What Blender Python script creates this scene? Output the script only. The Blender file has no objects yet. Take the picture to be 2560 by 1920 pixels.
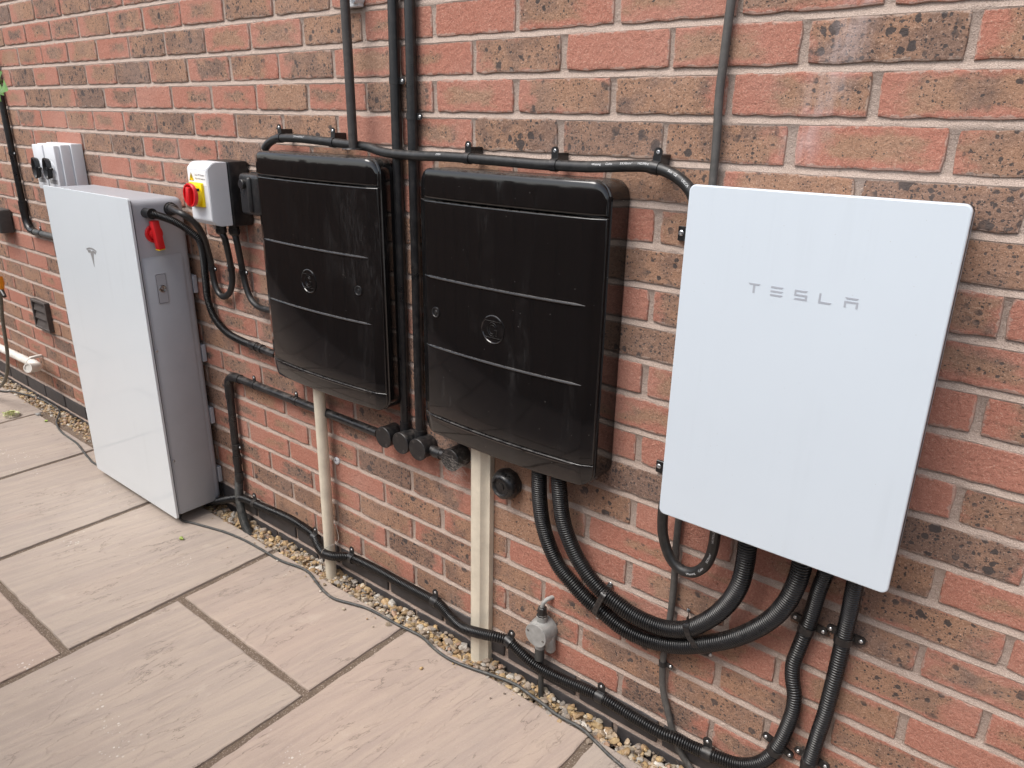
import bpy, bmesh, math, random
from mathutils import Vector, Matrix, noise as mnoise
random.seed(7)
RAD = math.radians
SC = bpy.context.scene
COL = SC.collection
GZ = 1.52                      # wall datum above the paving

# ------------------------------------------------------------------ camera
CP = Vector((0.42517359, -1.24414441, GZ - 0.15369372))
CR = Vector((0.78075367, 0.62461456, 0.01674399))
CD = Vector((0.22445393, -0.25535206, -0.94043382))
CF = Vector((-0.58313304, 0.73800541, -0.33956425))
FPX = 1845.4
cam = bpy.data.cameras.new('camera'); camo = bpy.data.objects.new('camera', cam); COL.objects.link(camo)
cam.sensor_width = 36; cam.lens = FPX / 2560 * 36; cam.clip_start = 0.02; cam.clip_end = 2000
M = Matrix(((CR.x, -CD.x, -CF.x), (CR.y, -CD.y, -CF.y), (CR.z, -CD.z, -CF.z))).to_4x4()
M.translation = CP
camo.matrix_world = M
SC.camera = camo

# ------------------------------------------------------------------ sky, sun, exposure
SUN_EL, SUN_AZ = RAD(58), RAD(200)        # azimuth measured clockwise from +Y
w = bpy.data.worlds.new('World'); SC.world = w; w.use_nodes = True
nt = w.node_tree; bg = nt.nodes['Background']
sky = nt.nodes.new('ShaderNodeTexSky'); sky.sky_type = 'NISHITA'; sky.sun_disc = False
sky.sun_elevation = SUN_EL; sky.sun_rotation = SUN_AZ; sky.air_density = 1.0; sky.dust_density = 3.0
bw = nt.nodes.new('ShaderNodeRGBToBW'); mx = nt.nodes.new('ShaderNodeMix'); mx.data_type = 'RGBA'
mx.inputs[0].default_value = 0.6         # thin overcast: most of the blue is gone
nt.links.new(sky.outputs[0], bw.inputs[0]); nt.links.new(sky.outputs[0], mx.inputs[6]); nt.links.new(bw.outputs[0], mx.inputs[7])
nt.links.new(mx.outputs[2], bg.inputs[0]); bg.inputs[1].default_value = 0.13
sl = bpy.data.lights.new('sun', 'SUN'); sl.energy = 1.3; sl.angle = RAD(35); sl.color = (1, 0.955, 0.9)
so = bpy.data.objects.new('sun', sl); COL.objects.link(so)
sd = Vector((math.sin(SUN_AZ) * math.cos(SUN_EL), math.cos(SUN_AZ) * math.cos(SUN_EL), math.sin(SUN_EL)))
so.rotation_euler = sd.to_track_quat('Z', 'Y').to_euler(); so.location = (0, -4, 6)
SC.view_settings.view_transform = 'Standard'; SC.view_settings.look = 'None'
SC.view_settings.exposure = 1.08; SC.view_settings.gamma = 1
SC.render.engine = 'CYCLES'; SC.cycles.use_denoising = True; SC.cycles.max_bounces = 8
try: SC.cycles.denoiser = 'OPENIMAGEDENOISE'
except Exception: pass

# ------------------------------------------------------------------ survey helpers (points measured off the brick grid)
def ray(x, y): return CR * ((x - 1280) / FPX) + CD * ((y - 960) / FPX) + CF
def P(x, y, d=0.0):            # point at distance d in front of the wall face
    r = ray(x, y); return CP + r * ((-d - CP.y) / r.y)
def PX(x, y, X):               # point on the plane x = X
    r = ray(x, y); return CP + r * ((X - CP.x) / r.x)
def PZ(x, y, h):               # point at height h over the paving
    r = ray(x, y); return CP + r * ((h - CP.z) / r.z)
def pix(p):
    q = Vector(p) - CP; z = q.dot(CF); return (1280 + FPX * q.dot(CR) / z, 960 + FPX * q.dot(CD) / z, z)

# ------------------------------------------------------------------ node helper
def newmat(name):
    m = bpy.data.materials.new(name); m.use_nodes = True
    t = m.node_tree; return m, t, t.nodes['Principled BSDF']
def setin(t, n, k, v):
    s = n.inputs[k]
    if isinstance(v, bpy.types.NodeSocket): t.links.new(v, s)
    elif isinstance(v, (tuple, list)) and len(v) == 3 and s.type == 'RGBA': s.default_value = (*v, 1)
    else: s.default_value = v
def nd(t, kind, ins=None, **props):
    n = t.nodes.new('ShaderNode' + kind)
    for k, v in props.items(): setattr(n, k, v)
    for k, v in (ins or {}).items(): setin(t, n, k, v)
    return n
def mth(t, op, a, b=0.0, c=None, clamp=False):
    n = t.nodes.new('ShaderNodeMath'); n.operation = op; n.use_clamp = clamp
    setin(t, n, 0, a); setin(t, n, 1, b)
    if c is not None: setin(t, n, 2, c)
    return n.outputs[0]
def sstep(t, v, lo, hi):
    n = nd(t, 'MapRange', {0: v, 1: lo, 2: hi, 3: 0.0, 4: 1.0}, interpolation_type='SMOOTHSTEP'); return n.outputs[0]
def mix(t, f, a, b, blend='MIX'):
    n = nd(t, 'Mix', data_type='RGBA', blend_type=blend); setin(t, n, 0, f); setin(t, n, 6, a); setin(t, n, 7, b); return n.outputs[2]
def vadd(t, a, b): return nd(t, 'VectorMath', {0: a, 1: b}, operation='ADD').outputs[0]
def noise(t, vec, scale, detail=3.0, rough=0.55, dist=0.0):
    n = nd(t, 'TexNoise', {'Vector': vec, 'Scale': scale, 'Detail': detail, 'Roughness': rough, 'Distortion': dist}); return n.outputs[0]
def bump(t, h, strength, dist, normal=None):
    n = nd(t, 'Bump', {'Height': h, 'Strength': strength, 'Distance': dist})
    if normal is not None: t.links.new(normal, n.inputs['Normal'])
    return n.outputs[0]
def scalev(t, v, s): 
    return nd(t, 'Mapping', {0: v, 3: s}).outputs[0]

def plain(name, col, rough=0.5, metal=0.0, spec=0.5, coat=0.0, var=0.12, vscale=18, bmp=0.0, bscale=300, dust=0.0, dustcol=(.35, .31, .27), rvar=0.1):
    m, t, b = newmat(name)
    pos = nd(t, 'NewGeometry').outputs['Position']
    n1 = noise(t, pos, vscale, 4)
    f = nd(t, 'MapRange', {0: n1, 1: .3, 2: .7, 3: 1 - var, 4: 1 + var}).outputs[0]
    c = nd(t, 'VectorMath', {0: tuple(col), 3: f}, operation='SCALE').outputs[0]
    if dust > 0:
        nrm = nd(t, 'SeparateXYZ', {0: nd(t, 'NewGeometry').outputs['Normal']}).outputs[2]
        up = sstep(t, nrm, 0.1, 1.0)
        n2 = noise(t, pos, 60, 5, .7)
        f2 = mth(t, 'MULTIPLY', sstep(t, n2, .42, .75), mth(t, 'MULTIPLY', mth(t, 'ADD', up, .25), dust), clamp=True)
        c = mix(t, f2, c, dustcol)
        setin(t, b, 'Roughness', mth(t, 'ADD', mth(t, 'MULTIPLY', f2, .5), nd(t, 'MapRange', {0: n1, 1: .3, 2: .7, 3: rough - rvar, 4: rough + rvar}).outputs[0], clamp=True))
    else:
        setin(t, b, 'Roughness', nd(t, 'MapRange', {0: n1, 1: .3, 2: .7, 3: max(0, rough - rvar), 4: rough + rvar}).outputs[0])
    setin(t, b, 'Base Color', c); b.inputs['Metallic'].default_value = metal
    b.inputs['Specular IOR Level'].default_value = spec; b.inputs['Coat Weight'].default_value = coat
    b.inputs['Coat Roughness'].default_value = .05
    if bmp > 0: setin(t, b, 'Normal', bump(t, noise(t, pos, bscale, 3), bmp, .001))
    return m

MT = {}
MT['black'] = plain('black_plastic', (.01, .01, .011), .34, dust=.2, var=.15)
MT['flex'] = plain('black_flexible_conduit', (.007, .007, .0075), .3, dust=.05, var=.2)
MT['cable'] = plain('black_rubber_cable', (.014, .014, .014), .42, dust=.14, var=.15)
MT['greycable'] = plain('weathered_grey_cable', (.07, .066, .062), .6, dust=.5, var=.2)
MT['flexgrey'] = plain('dark_grey_flex', (.045, .047, .046), .5, dust=.3)
MT['brownpipe'] = plain('brown_black_conduit', (.035, .03, .028), .45, dust=.35)
MT['screw'] = plain('zinc_screw', (.55, .56, .57), .32, metal=.9, var=.2, vscale=300)
MT['cream'] = plain('cream_painted_pipe', (.62, .56, .45), .45, dust=.35, dustcol=(.17, .14, .1), var=.1, bmp=.15)
MT['white'] = plain('white_enclosure_plastic', (.62, .635, .655), .42, var=.03)
MT['offwhite'] = plain('white_waste_pipe', (.68, .66, .61), .4, dust=.35, dustcol=(.3, .25, .2))
MT['pwgrey'] = plain('silver_grey_painted_metal', (.375, .39, .42), .42, metal=.0, var=.03, bmp=.04, bscale=900, rvar=.03)
MT['pwdark'] = plain('black_gasket', (.008, .008, .009), .6)
MT['red'] = plain('red_switch_plastic', (.62, .012, .016), .38, var=.05)
MT['yellow'] = plain('yellow_switch_plastic', (.85, .6, .0), .42, var=.05)
MT['greybox'] = plain('weathered_grey_plastic', (.26, .26, .25), .6, var=.25, vscale=40, dust=.5, dustcol=(.42, .4, .37))
MT['brownvent'] = plain('dark_brown_plastic', (.06, .05, .046), .5, dust=.3)
MT['plinth'] = plain('blue_black_engineering_brick', (.05, .046, .048), .55, var=.25, vscale=25, bmp=.25, dust=.3, dustcol=(.25, .21, .18))
MT['print'] = plain('white_cable_print', (.6, .6, .6), .6)
MT['logo'] = plain('grey_printed_lettering', (.36, .38, .42), .4, var=.02)
MT['logod'] = plain('dark_grey_printed_emblem', (.24, .24, .24), .35, var=.02)
MT['ink'] = plain('black_label_ink', (.02, .02, .02), .6)
MT['label'] = plain('white_label', (.82, .82, .82), .5, var=.01)
MT['chrome'] = plain('steel_lock', (.3, .3, .3), .25, metal=1)
MT['orange'] = plain('orange_hose_fitting', (.75, .27, .005), .4)
MT['hose'] = plain('olive_grey_hose', (.12, .11, .085), .5, vscale=60, var=.3)
MT['soil'] = plain('brown_soil', (.09, .068, .05), .95, var=.4, vscale=120, bmp=.6, bscale=200)
MT['concrete'] = plain('pale_grey_ground', (.3, .28, .255), .9, var=.2, vscale=6)
MT['web'] = plain('pale_cobweb', (.3, .27, .24), .9)
MT['leaf'] = plain('green_leaf', (.09, .2, .03), .45, var=.35, vscale=60)
MT['petal'] = plain('pale_green_blossom', (.6, .62, .35), .7, var=.2, vscale=200)
MT['bud'] = plain('green_bud', (.3, .4, .08), .5)
MT['twig'] = plain('dry_twig', (.1, .075, .055), .8)
MT['fence'] = None

# glossy black meter-box plastic: scuffed, smeared, dusty on upward faces
m, t, b = newmat('gloss_black_box_plastic'); MT['gloss'] = m
g = nd(t, 'NewGeometry'); pos = g.outputs['Position']
sm = noise(t, scalev(t, pos, (9, 9, 3.5)), 1.0, 5, .6, .8)
smear = mth(t, 'MULTIPLY', sstep(t, sm, .52, .72), sstep(t, noise(t, scalev(t, pos, (160, 160, 22)), 1.0, 3, .6, 1.2), .35, .7))
spk = nd(t, 'TexVoronoi', {'Vector': pos, 'Scale': 45.0}); specks = mth(t, 'LESS_THAN', spk.outputs[0], .03)
upz = sstep(t, nd(t, 'SeparateXYZ', {0: g.outputs['Normal']}).outputs[2], .5, 1.0)
dst = mth(t, 'MULTIPLY', upz, sstep(t, noise(t, pos, 70, 6, .7), .3, .65))
c = mix(t, mth(t, 'MULTIPLY', smear, .055), (.0065, .006, .0062), (.3, .29, .29))
c = mix(t, mth(t, 'MULTIPLY', specks, .55), c, (.4, .37, .34))
c = mix(t, mth(t, 'MULTIPLY', dst, .22), c, (.3, .27, .24))
setin(t, b, 'Base Color', c)
setin(t, b, 'Roughness', mth(t, 'ADD', .06, mth(t, 'ADD', mth(t, 'MULTIPLY', smear, .2), mth(t, 'MULTIPLY', dst, .4))))
b.inputs['Specular IOR Level'].default_value = .72
setin(t, b, 'Normal', bump(t, noise(t, scalev(t, pos, (14, 14, 5)), 1.0, 2), .02, .003))

# white back-painted glass
def glassy(name, col):
    m, t, b = newmat(name)
    pos = nd(t, 'NewGeometry').outputs['Position']
    n1 = noise(t, pos, 7, 3)
    cc = mix(t, n1, tuple(x * .965 for x in col), col)
    run = mth(t, 'MULTIPLY', sstep(t, noise(t, scalev(t, pos, (34, 34, 1.4)), 1.0, 5, .65), .5, .78), sstep(t, noise(t, pos, 4, 3), .4, .65))
    cc = mix(t, mth(t, 'MULTIPLY', run, .1), cc, tuple(x * .6 for x in col))
    dv = nd(t, 'TexVoronoi', {'Vector': pos, 'Scale': 60.0})
    cc = mix(t, mth(t, 'MULTIPLY', mth(t, 'LESS_THAN', dv.outputs[0], .04), .35), cc, (.3, .27, .24))
    setin(t, b, 'Base Color', cc)
    b.inputs['Roughness'].default_value = .5; b.inputs['Specular IOR Level'].default_value = .2
    b.inputs['Coat Weight'].default_value = 1; b.inputs['Coat IOR'].default_value = 1.5
    setin(t, b, 'Coat Roughness', nd(t, 'MapRange', {0: noise(t, pos, 30, 4), 1: .3, 2: .7, 3: .015, 4: .05}).outputs[0])
    return m
MT['glassw'] = glassy('white_glass', (.645, .69, .72))
MT['satinw'] = glassy('satin_white_cover', (.585, .645, .70))

# brick: sand-faced red with flashed buff centre, black specks
def brick_mat():
    m, t, b = newmat('flashed_red_brick')
    pos = nd(t, 'NewGeometry').outputs['Position']
    ob = nd(t, 'Attribute', attribute_type='OBJECT', attribute_name='bk').outputs['Vector']
    ge = nd(t, 'Attribute', attribute_type='GEOMETRY', attribute_name='bk').outputs['Vector']
    bk = nd(t, 'SeparateXYZ', {0: vadd(t, ob, ge)}); seed, cov, spot = bk.outputs
    uv = nd(t, 'SeparateXYZ', {0: nd(t, 'UVMap', uv_map='local').outputs[0]})
    off = nd(t, 'CombineXYZ', {0: mth(t, 'MULTIPLY', seed, 31.7), 1: mth(t, 'MULTIPLY', seed, 17.3), 2: mth(t, 'MULTIPLY', seed, 53.1)}).outputs[0]
    p = vadd(t, pos, off)
    h1 = mth(t, 'FRACT', mth(t, 'MULTIPLY', seed, 91.7)); h2 = mth(t, 'FRACT', mth(t, 'MULTIPLY', seed, 313.3)); h3 = mth(t, 'FRACT', mth(t, 'MULTIPLY', seed, 713.9))
    sx = mth(t, 'SUBTRACT', uv.outputs[0], mth(t, 'MULTIPLY', mth(t, 'SUBTRACT', h1, .5), .09))
    ex = mth(t, 'DIVIDE', mth(t, 'SUBTRACT', .1, mth(t, 'ABSOLUTE', sx)), .05)
    ey = mth(t, 'DIVIDE', mth(t, 'SUBTRACT', .031, mth(t, 'ABSOLUTE', uv.outputs[1])), .018)
    e = mth(t, 'MINIMUM', ex, ey)
    nz = noise(t, scalev(t, p, (1, 1, 1.6)), 24, 4, .6)
    zone = sstep(t, mth(t, 'ADD', mth(t, 'ADD', e, mth(t, 'MULTIPLY', mth(t, 'SUBTRACT', cov, .55), 3.2)), mth(t, 'MULTIPLY', mth(t, 'SUBTRACT', nz, .5), 2.4)), .15, 1.0)
    zone = mth(t, 'MULTIPLY', zone, sstep(t, cov, .03, .2))
    rednz = noise(t, p, 60, 3)
    red = mix(t, rednz, (.335, .124, .085), (.405, .168, .118))
    red = mix(t, mth(t, 'MULTIPLY', h2, .5), red, (.41, .19, .14))
    tan = mix(t, noise(t, p, 45, 4), (.265, .15, .092), (.345, .204, .13))
    dark = mix(t, noise(t, p, 80, 3), (.12, .083, .066), (.18, .118, .09))
    dz = sstep(t, mth(t, 'ADD', noise(t, p, 16, 4, .6), mth(t, 'MULTIPLY', mth(t, 'SUBTRACT', spot, .5), .42)), .45, .68)
    tan = mix(t, mth(t, 'MULTIPLY', dz, mth(t, 'ADD', .4, mth(t, 'MULTIPLY', h3, .6))), tan, dark)
    c = mix(t, mth(t, 'MULTIPLY', zone, .92), red, tan)
    # sandy grain
    gr = mth(t, 'ADD', mth(t, 'MULTIPLY', noise(t, p, 560, 2, .7), .55), mth(t, 'MULTIPLY', noise(t, p, 230, 3, .7), .45))
    c = mix(t, sstep(t, gr, .53, .66), c, mix(t, .5, c, (.62, .45, .34)))
    c = mix(t, sstep(t, gr, .48, .36), c, mix(t, .6, c, (.07, .04, .03)))
    # black vitrified spots, three sizes
    clus = sstep(t, noise(t, p, 15, 3, .6), .38, .52)
    pd = vadd(t, p, nd(t, 'VectorMath', {0: nd(t, 'TexNoise', {'Vector': p, 'Scale': 110.0, 'Detail': 3.0}).outputs[1], 3: .008}, operation='SCALE').outputs[0])
    sp = 0.0
    for sc, base, k in ((36, -.2, .68), (62, -.14, .6), (115, -.05, .5), (240, .05, .44)):
        v = nd(t, 'TexVoronoi', {'Vector': pd, 'Scale': float(sc)})
        rnd = nd(t, 'SeparateColor', {0: v.outputs[1]}).outputs[0]
        th = mth(t, 'MULTIPLY', mth(t, 'SUBTRACT', mth(t, 'ADD', mth(t, 'MULTIPLY', rnd, k), base), mth(t, 'MULTIPLY', mth(t, 'SUBTRACT', 1.0, spot), .24)), 1.0)
        s = sstep(t, mth(t, 'SUBTRACT', th, v.outputs[0]), -.02, .05)
        if sc < 100: s = mth(t, 'MULTIPLY', s, clus)
        sp = mth(t, 'MAXIMUM', sp, s)
    sp = mth(t, 'MULTIPLY', sp, mth(t, 'MULTIPLY', zone, sstep(t, spot, .04, .2)))
    c = mix(t, mth(t, 'MULTIPLY', sp, .9), c, mix(t, noise(t, p, 200, 2), (.018, .019, .022), (.044, .046, .05)))
    # lime bloom smeared down the wall above the gateway
    sxyz = nd(t, 'SeparateXYZ', {0: pos})
    a, bb = P(2150, 20), P(1985, 430)
    kx = (bb.x - a.x) / (bb.z - a.z)
    dx = mth(t, 'ABSOLUTE', mth(t, 'SUBTRACT', mth(t, 'SUBTRACT', sxyz.outputs[0], a.x), mth(t, 'MULTIPLY', mth(t, 'SUBTRACT', sxyz.outputs[2], a.z), kx)))
    st = mth(t, 'MULTIPLY', sstep(t, mth(t, 'ADD', dx, mth(t, 'MULTIPLY', noise(t, scalev(t, pos, (40, 40, 9)), 1.0, 4), .05)), .075, .02), sstep(t, noise(t, scalev(t, pos, (70, 70, 16)), 1.0, 4), .3, .6))
    st = mth(t, 'MULTIPLY', st, mth(t, 'MULTIPLY', sstep(t, sxyz.outputs[2], bb.z - .02, bb.z + .05), sstep(t, sxyz.outputs[2], a.z + .12, a.z + .05)))
    c = mix(t, mth(t, 'MULTIPLY', st, .42), c, (.52, .44, .43))
    # mortar smeared over the arrises, and a thin dusty bloom
    ax_ = mth(t, 'SUBTRACT', .1075, mth(t, 'ABSOLUTE', uv.outputs[0])); az_ = mth(t, 'SUBTRACT', .0322, mth(t, 'ABSOLUTE', uv.outputs[1]))
    em = mth(t, 'SUBTRACT', mth(t, 'MINIMUM', ax_, az_), mth(t, 'MULTIPLY', mth(t, 'SUBTRACT', noise(t, p, 55, 4, .7), .42), .022))
    c = mix(t, mth(t, 'MULTIPLY', sstep(t, em, .0022, -.0004), .55), c, (.41, .325, .275))
    c = mix(t, mth(t, 'ADD', .05, mth(t, 'MULTIPLY', sstep(t, noise(t, pos, 5, 5, .6), .4, .75), .16)), c, (.43, .32, .27))
    setin(t, b, 'Base Color', c); b.inputs['Roughness'].default_value = .93; b.inputs['Specular IOR Level'].default_value = .22
    n1 = bump(t, mth(t, 'ADD', mth(t, 'MULTIPLY', noise(t, p, 70, 5, .65, .6), 1.0), mth(t, 'MULTIPLY', sp, -.08)), .7, .005)
    setin(t, b, 'Normal', bump(t, gr, .7, .0018, n1))
    return m
MT['brick'] = brick_mat()
def mortar_mat(name, ca, cb, grain=520, bstr=.8):
    m, t, b = newmat(name)
    pos = nd(t, 'NewGeometry').outputs['Position']
    c = mix(t, noise(t, pos, 22, 4), ca, cb)
    gr = noise(t, pos, grain, 2, .7)
    c = mix(t, sstep(t, gr, .55, .72), c, mix(t, .5, c, (.68, .58, .5)))
    c = mix(t, sstep(t, gr, .44, .28), c, mix(t, .55, c, (.1, .08, .065)))
    setin(t, b, 'Base Color', c); b.inputs['Roughness'].default_value = .95; b.inputs['Specular IOR Level'].default_value = .2
    n1 = bump(t, noise(t, pos, 90, 4, .65), .6, .005)
    setin(t, b, 'Normal', bump(t, gr, bstr, .002, n1))
    return m
MT['mortar'] = mortar_mat('pink_grey_mortar', (.34, .262, .22), (.44, .35, .298))
MT['joint'] = mortar_mat('brown_sandy_joint', (.11, .082, .062), (.185, .138, .104), 260, 1.0)

# riven sandstone
def slab_mat():
    m, t, b = newmat('riven_sandstone')
    pos = nd(t, 'NewGeometry').outputs['Position']
    ob = nd(t, 'Attribute', attribute_type='OBJECT', attribute_name='tint').outputs['Vector']
    s = nd(t, 'SeparateXYZ', {0: ob})
    off = nd(t, 'CombineXYZ', {0: mth(t, 'MULTIPLY', s.outputs[0], 13.0), 1: mth(t, 'MULTIPLY', s.outputs[0], 7.0), 2: 0.0}).outputs[0]
    p = vadd(t, pos, off)
    rot = nd(t, 'Mapping', {0: p, 2: (0, 0, RAD(9))}).outputs[0]
    st = scalev(t, rot, (38, 2.6, 1))                      # beds run away from the wall
    ln = noise(t, st, 1.0, 7, .62, .9)
    wide = noise(t, scalev(t, rot, (3.2, 1.5, 1)), 1.0, 4, .55, .5)
    base = mix(t, s.outputs[1], (.37, .304, .252), (.4, .304, .252))
    base = mix(t, s.outputs[2], base, (.35, .302, .266))
    c = mix(t, sstep(t, ln, .34, .66), mix(t, .35, base, (.28, .23, .205)), mix(t, .4, base, (.43, .35, .28)))
    c = mix(t, mth(t, 'MULTIPLY', sstep(t, wide, .52, .75), .4), c, (.39, .3, .25))
    c = mix(t, mth(t, 'MULTIPLY', sstep(t, wide, .46, .25), .35), c, (.3, .255, .23))
    gr = noise(t, p, 420, 3, .7)
    c = mix(t, mth(t, 'MULTIPLY', sstep(t, gr, .55, .75), .3), c, (.55, .48, .42))
    c = mix(t, mth(t, 'MULTIPLY', sstep(t, gr, .42, .25), .35), c, (.15, .12, .1))
    wv = nd(t, 'TexVoronoi', {'Vector': p, 'Scale': 95.0})
    pat = sstep(t, noise(t, p, 4.5, 3), .58, .68)
    c = mix(t, mth(t, 'MULTIPLY', mth(t, 'LESS_THAN', wv.outputs[0], mth(t, 'MULTIPLY', nd(t, 'SeparateColor', {0: wv.outputs[1]}).outputs[0], .3)), mth(t, 'MULTIPLY', pat, .6)), c, (.7, .66, .61))
    blot = sstep(t, noise(t, p, 3.1, 6, .62, .4), .5, .72)
    c = mix(t, mth(t, 'MULTIPLY', blot, .28), c, (.24, .195, .165))
    c = mix(t, mth(t, 'MULTIPLY', sstep(t, noise(t, p, 7.5, 5, .6), .62, .74), .3), c, (.5, .43, .36))
    # ledges: contour steps of a slow noise
    led = noise(t, scalev(t, rot, (6.5, 1.5, 1)), 1.0, 7, .6, .35)
    stp = mth(t, 'FRACT', mth(t, 'MULTIPLY', led, 11.0))
    edge = mth(t, 'MULTIPLY', sstep(t, stp, .9, 1.0), sstep(t, noise(t, p, 6, 3), .47, .6))
    c = mix(t, mth(t, 'MULTIPLY', edge, .6), c, (.12, .095, .08))
    setin(t, b, 'Base Color', c); b.inputs['Roughness'].default_value = .82; b.inputs['Specular IOR Level'].default_value = .3
    stair = mth(t, 'ADD', mth(t, 'FLOOR', mth(t, 'MULTIPLY', led, 11.0)), mth(t, 'POWER', stp, 9.0))
    n1 = bump(t, stair, .45, .003)
    n2 = bump(t, ln, .45, .006, n1)
    setin(t, b, 'Normal', bump(t, gr, .3, .0012, n2))
    return m
MT['slab'] = slab_mat()
m, t, b = newmat('river_gravel'); MT['gravel'] = m
pos = nd(t, 'NewGeometry').outputs['Position']
c = nd(t, 'Attribute', attribute_type='GEOMETRY', attribute_name='col').outputs['Color']
c = mix(t, sstep(t, noise(t, pos, 150, 4), .45, .7), c, mix(t, .45, c, (.12, .075, .04)))
c = mix(t, sstep(t, noise(t, pos, 90, 4), .55, .75), c, mix(t, .4, c, (.62, .52, .4)))
setin(t, b, 'Base Color', c); b.inputs['Roughness'].default_value = .7
setin(t, b, 'Normal', bump(t, noise(t, pos, 160, 4), .4, .002))
m, t, b = newmat('stained_fence_board'); MT['fence'] = m
pos = nd(t, 'NewGeometry').outputs['Position']
c = mix(t, noise(t, scalev(t, pos, (30, 30, 1.5)), 1.0, 5), (.075, .05, .036), (.19, .13, .095))
setin(t, b, 'Base Color', c); b.inputs['Roughness'].default_value = .8

# ------------------------------------------------------------------ object helpers
BASE = {}
def tag(o, label=None, cat=None, group=None, kind=None):
    for k, v in (('label', label), ('category', cat), ('group', group), ('kind', kind)):
        if v: o[k] = v
    return o
def thing(name, loc, label, cat, group=None):
    o = bpy.data.objects.new(name, None); o.empty_display_size = .02; COL.objects.link(o)
    o.location = loc; BASE[o] = Vector(loc); return tag(o, label, cat, group)
class MB:
    def __init__(s): s.v = []; s.f = []; s.mi = []
    def add(s, vs, fs, mi=0):
        k = len(s.v); s.v += [Vector(x) for x in vs]; s.f += [tuple(i + k for i in f) for f in fs]; s.mi += [mi] * len(fs); return s
    def bm(s, bm, mi=0):
        bm.verts.index_update(); s.add([v.co.copy() for v in bm.verts], [[v.index for v in f.verts] for f in bm.faces], mi); bm.free(); return s
    def build(s, name, mat, parent=None, smooth=32, loc=None):
        base = BASE[parent] if parent is not None else Vector(loc if loc is not None else (0, 0, 0))
        me = bpy.data.meshes.new(name); me.from_pydata([tuple(v - base) for v in s.v], [], s.f)
        for mm in (mat if isinstance(mat, (list, tuple)) else [mat]): me.materials.append(MT[mm])
        if any(s.mi): me.polygons.foreach_set('material_index', s.mi)
        bm = bmesh.new(); bm.from_mesh(me); bmesh.ops.recalc_face_normals(bm, faces=bm.faces); bm.to_mesh(me); bm.free()
        if smooth:
            me.shade_smooth(); me.set_sharp_from_angle(angle=RAD(smooth))
        o = bpy.data.objects.new(name, me); COL.objects.link(o)
        if parent is not None:
            o.parent = parent; BASE[o] = BASE[parent]
        else:
            o.location = base; BASE[o] = base
        return o
def frame(t, up=Vector((0, 0, 1))):
    t = Vector(t).normalized(); a = Vector(up)
    if abs(a.dot(t)) > .98: a = Vector((0, -1, 0))
    n = (a - t * a.dot(t)).normalized(); return t, n, t.cross(n)
def catmull(pts, step):
    pts = [Vector(p) for p in pts]
    q = [pts[0] * 2 - pts[1]] + pts + [pts[-1] * 2 - pts[-2]]
    out = []
    for i in range(1, len(q) - 2):
        p0, p1, p2, p3 = q[i - 1:i + 3]; n = max(2, int((p2 - p1).length / step * 2))
        for k in range(n):
            u = k / n
            out.append(.5 * ((2 * p1) + (p2 - p0) * u + (2 * p0 - 5 * p1 + 4 * p2 - p3) * u * u + (3 * p1 - p0 - 3 * p2 + p3) * u ** 3))
    out.append(pts[-1])
    for _ in range(2):       # relax tracing noise
        out = [out[0]] + [(out[i - 1] + out[i] * 2 + out[i + 1]) / 4 for i in range(1, len(out) - 1)] + [out[-1]]
    return resample(out, step)
def resample(out, step):
    L = [0.0]
    for a, b in zip(out, out[1:]): L.append(L[-1] + (b - a).length)
    n = max(1, round(L[-1] / step)); res = []; j = 0
    for i in range(n + 1):
        s = L[-1] * i / n
        while j < len(out) - 2 and L[j + 1] < s: j += 1
        u = (s - L[j]) / max(1e-9, L[j + 1] - L[j]); res.append(out[j].lerp(out[j + 1], u))
    return res
def tube(mb, path, radii, seg=14, cap=True, mi=0):
    n = len(path); vs = []; fs = []
    T = [(path[min(i + 1, n - 1)] - path[max(i - 1, 0)]).normalized() for i in range(n)]
    t, nn, bb = frame(T[0])
    for i in range(n):
        r = radii if isinstance(radii, (int, float)) else radii[i]
        nn = (nn - T[i] * nn.dot(T[i])).normalized(); bb = T[i].cross(nn)
        for k in range(seg):
            a = 2 * math.pi * k / seg; vs.append(path[i] + (nn * math.cos(a) + bb * math.sin(a)) * r)
    for i in range(n - 1):
        for k in range(seg):
            k2 = (k + 1) % seg; fs.append((i * seg + k, i * seg + k2, (i + 1) * seg + k2, (i + 1) * seg + k))
    if cap: fs.append(tuple(range(seg))); fs.append(tuple((n - 1) * seg + k for k in range(seg)))
    return mb.add(vs, fs, mi)
def corr(mb, path, r, pitch=.0044, seg=16, depth=.003):
    L = sum((b - a).length for a, b in zip(path, path[1:])); n = max(1, int(L / pitch))
    q = resample(path, L / (n * 5)); pr = (r - depth, r - depth * .25, r, r, r - depth * .25)
    return tube(mb, q, [pr[i % 5] for i in range(len(q))], seg)
def cyl(mb, a, b, r, seg=24, r2=None, mi=0): return tube(mb, [Vector(a), Vector(b)], [r, r2 if r2 is not None else r], seg, True, mi)
def lathe(mb, c, axis, prof, seg=24, mi=0):
    t, n, b_ = frame(axis); c = Vector(c); vs = []; fs = []
    for (h, r) in prof:
        for k in range(seg):
            a = 2 * math.pi * k / seg; vs.append(c + t * h + (n * math.cos(a) + b_ * math.sin(a)) * max(r, 1e-5))
    for i in range(len(prof) - 1):
        for k in range(seg):
            k2 = (k + 1) % seg; fs.append((i * seg + k, i * seg + k2, (i + 1) * seg + k2, (i + 1) * seg + k))
    fs.append(tuple(range(seg))); fs.append(tuple((len(prof) - 1) * seg + k for k in range(seg)))
    return mb.add(vs, fs, mi)
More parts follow.
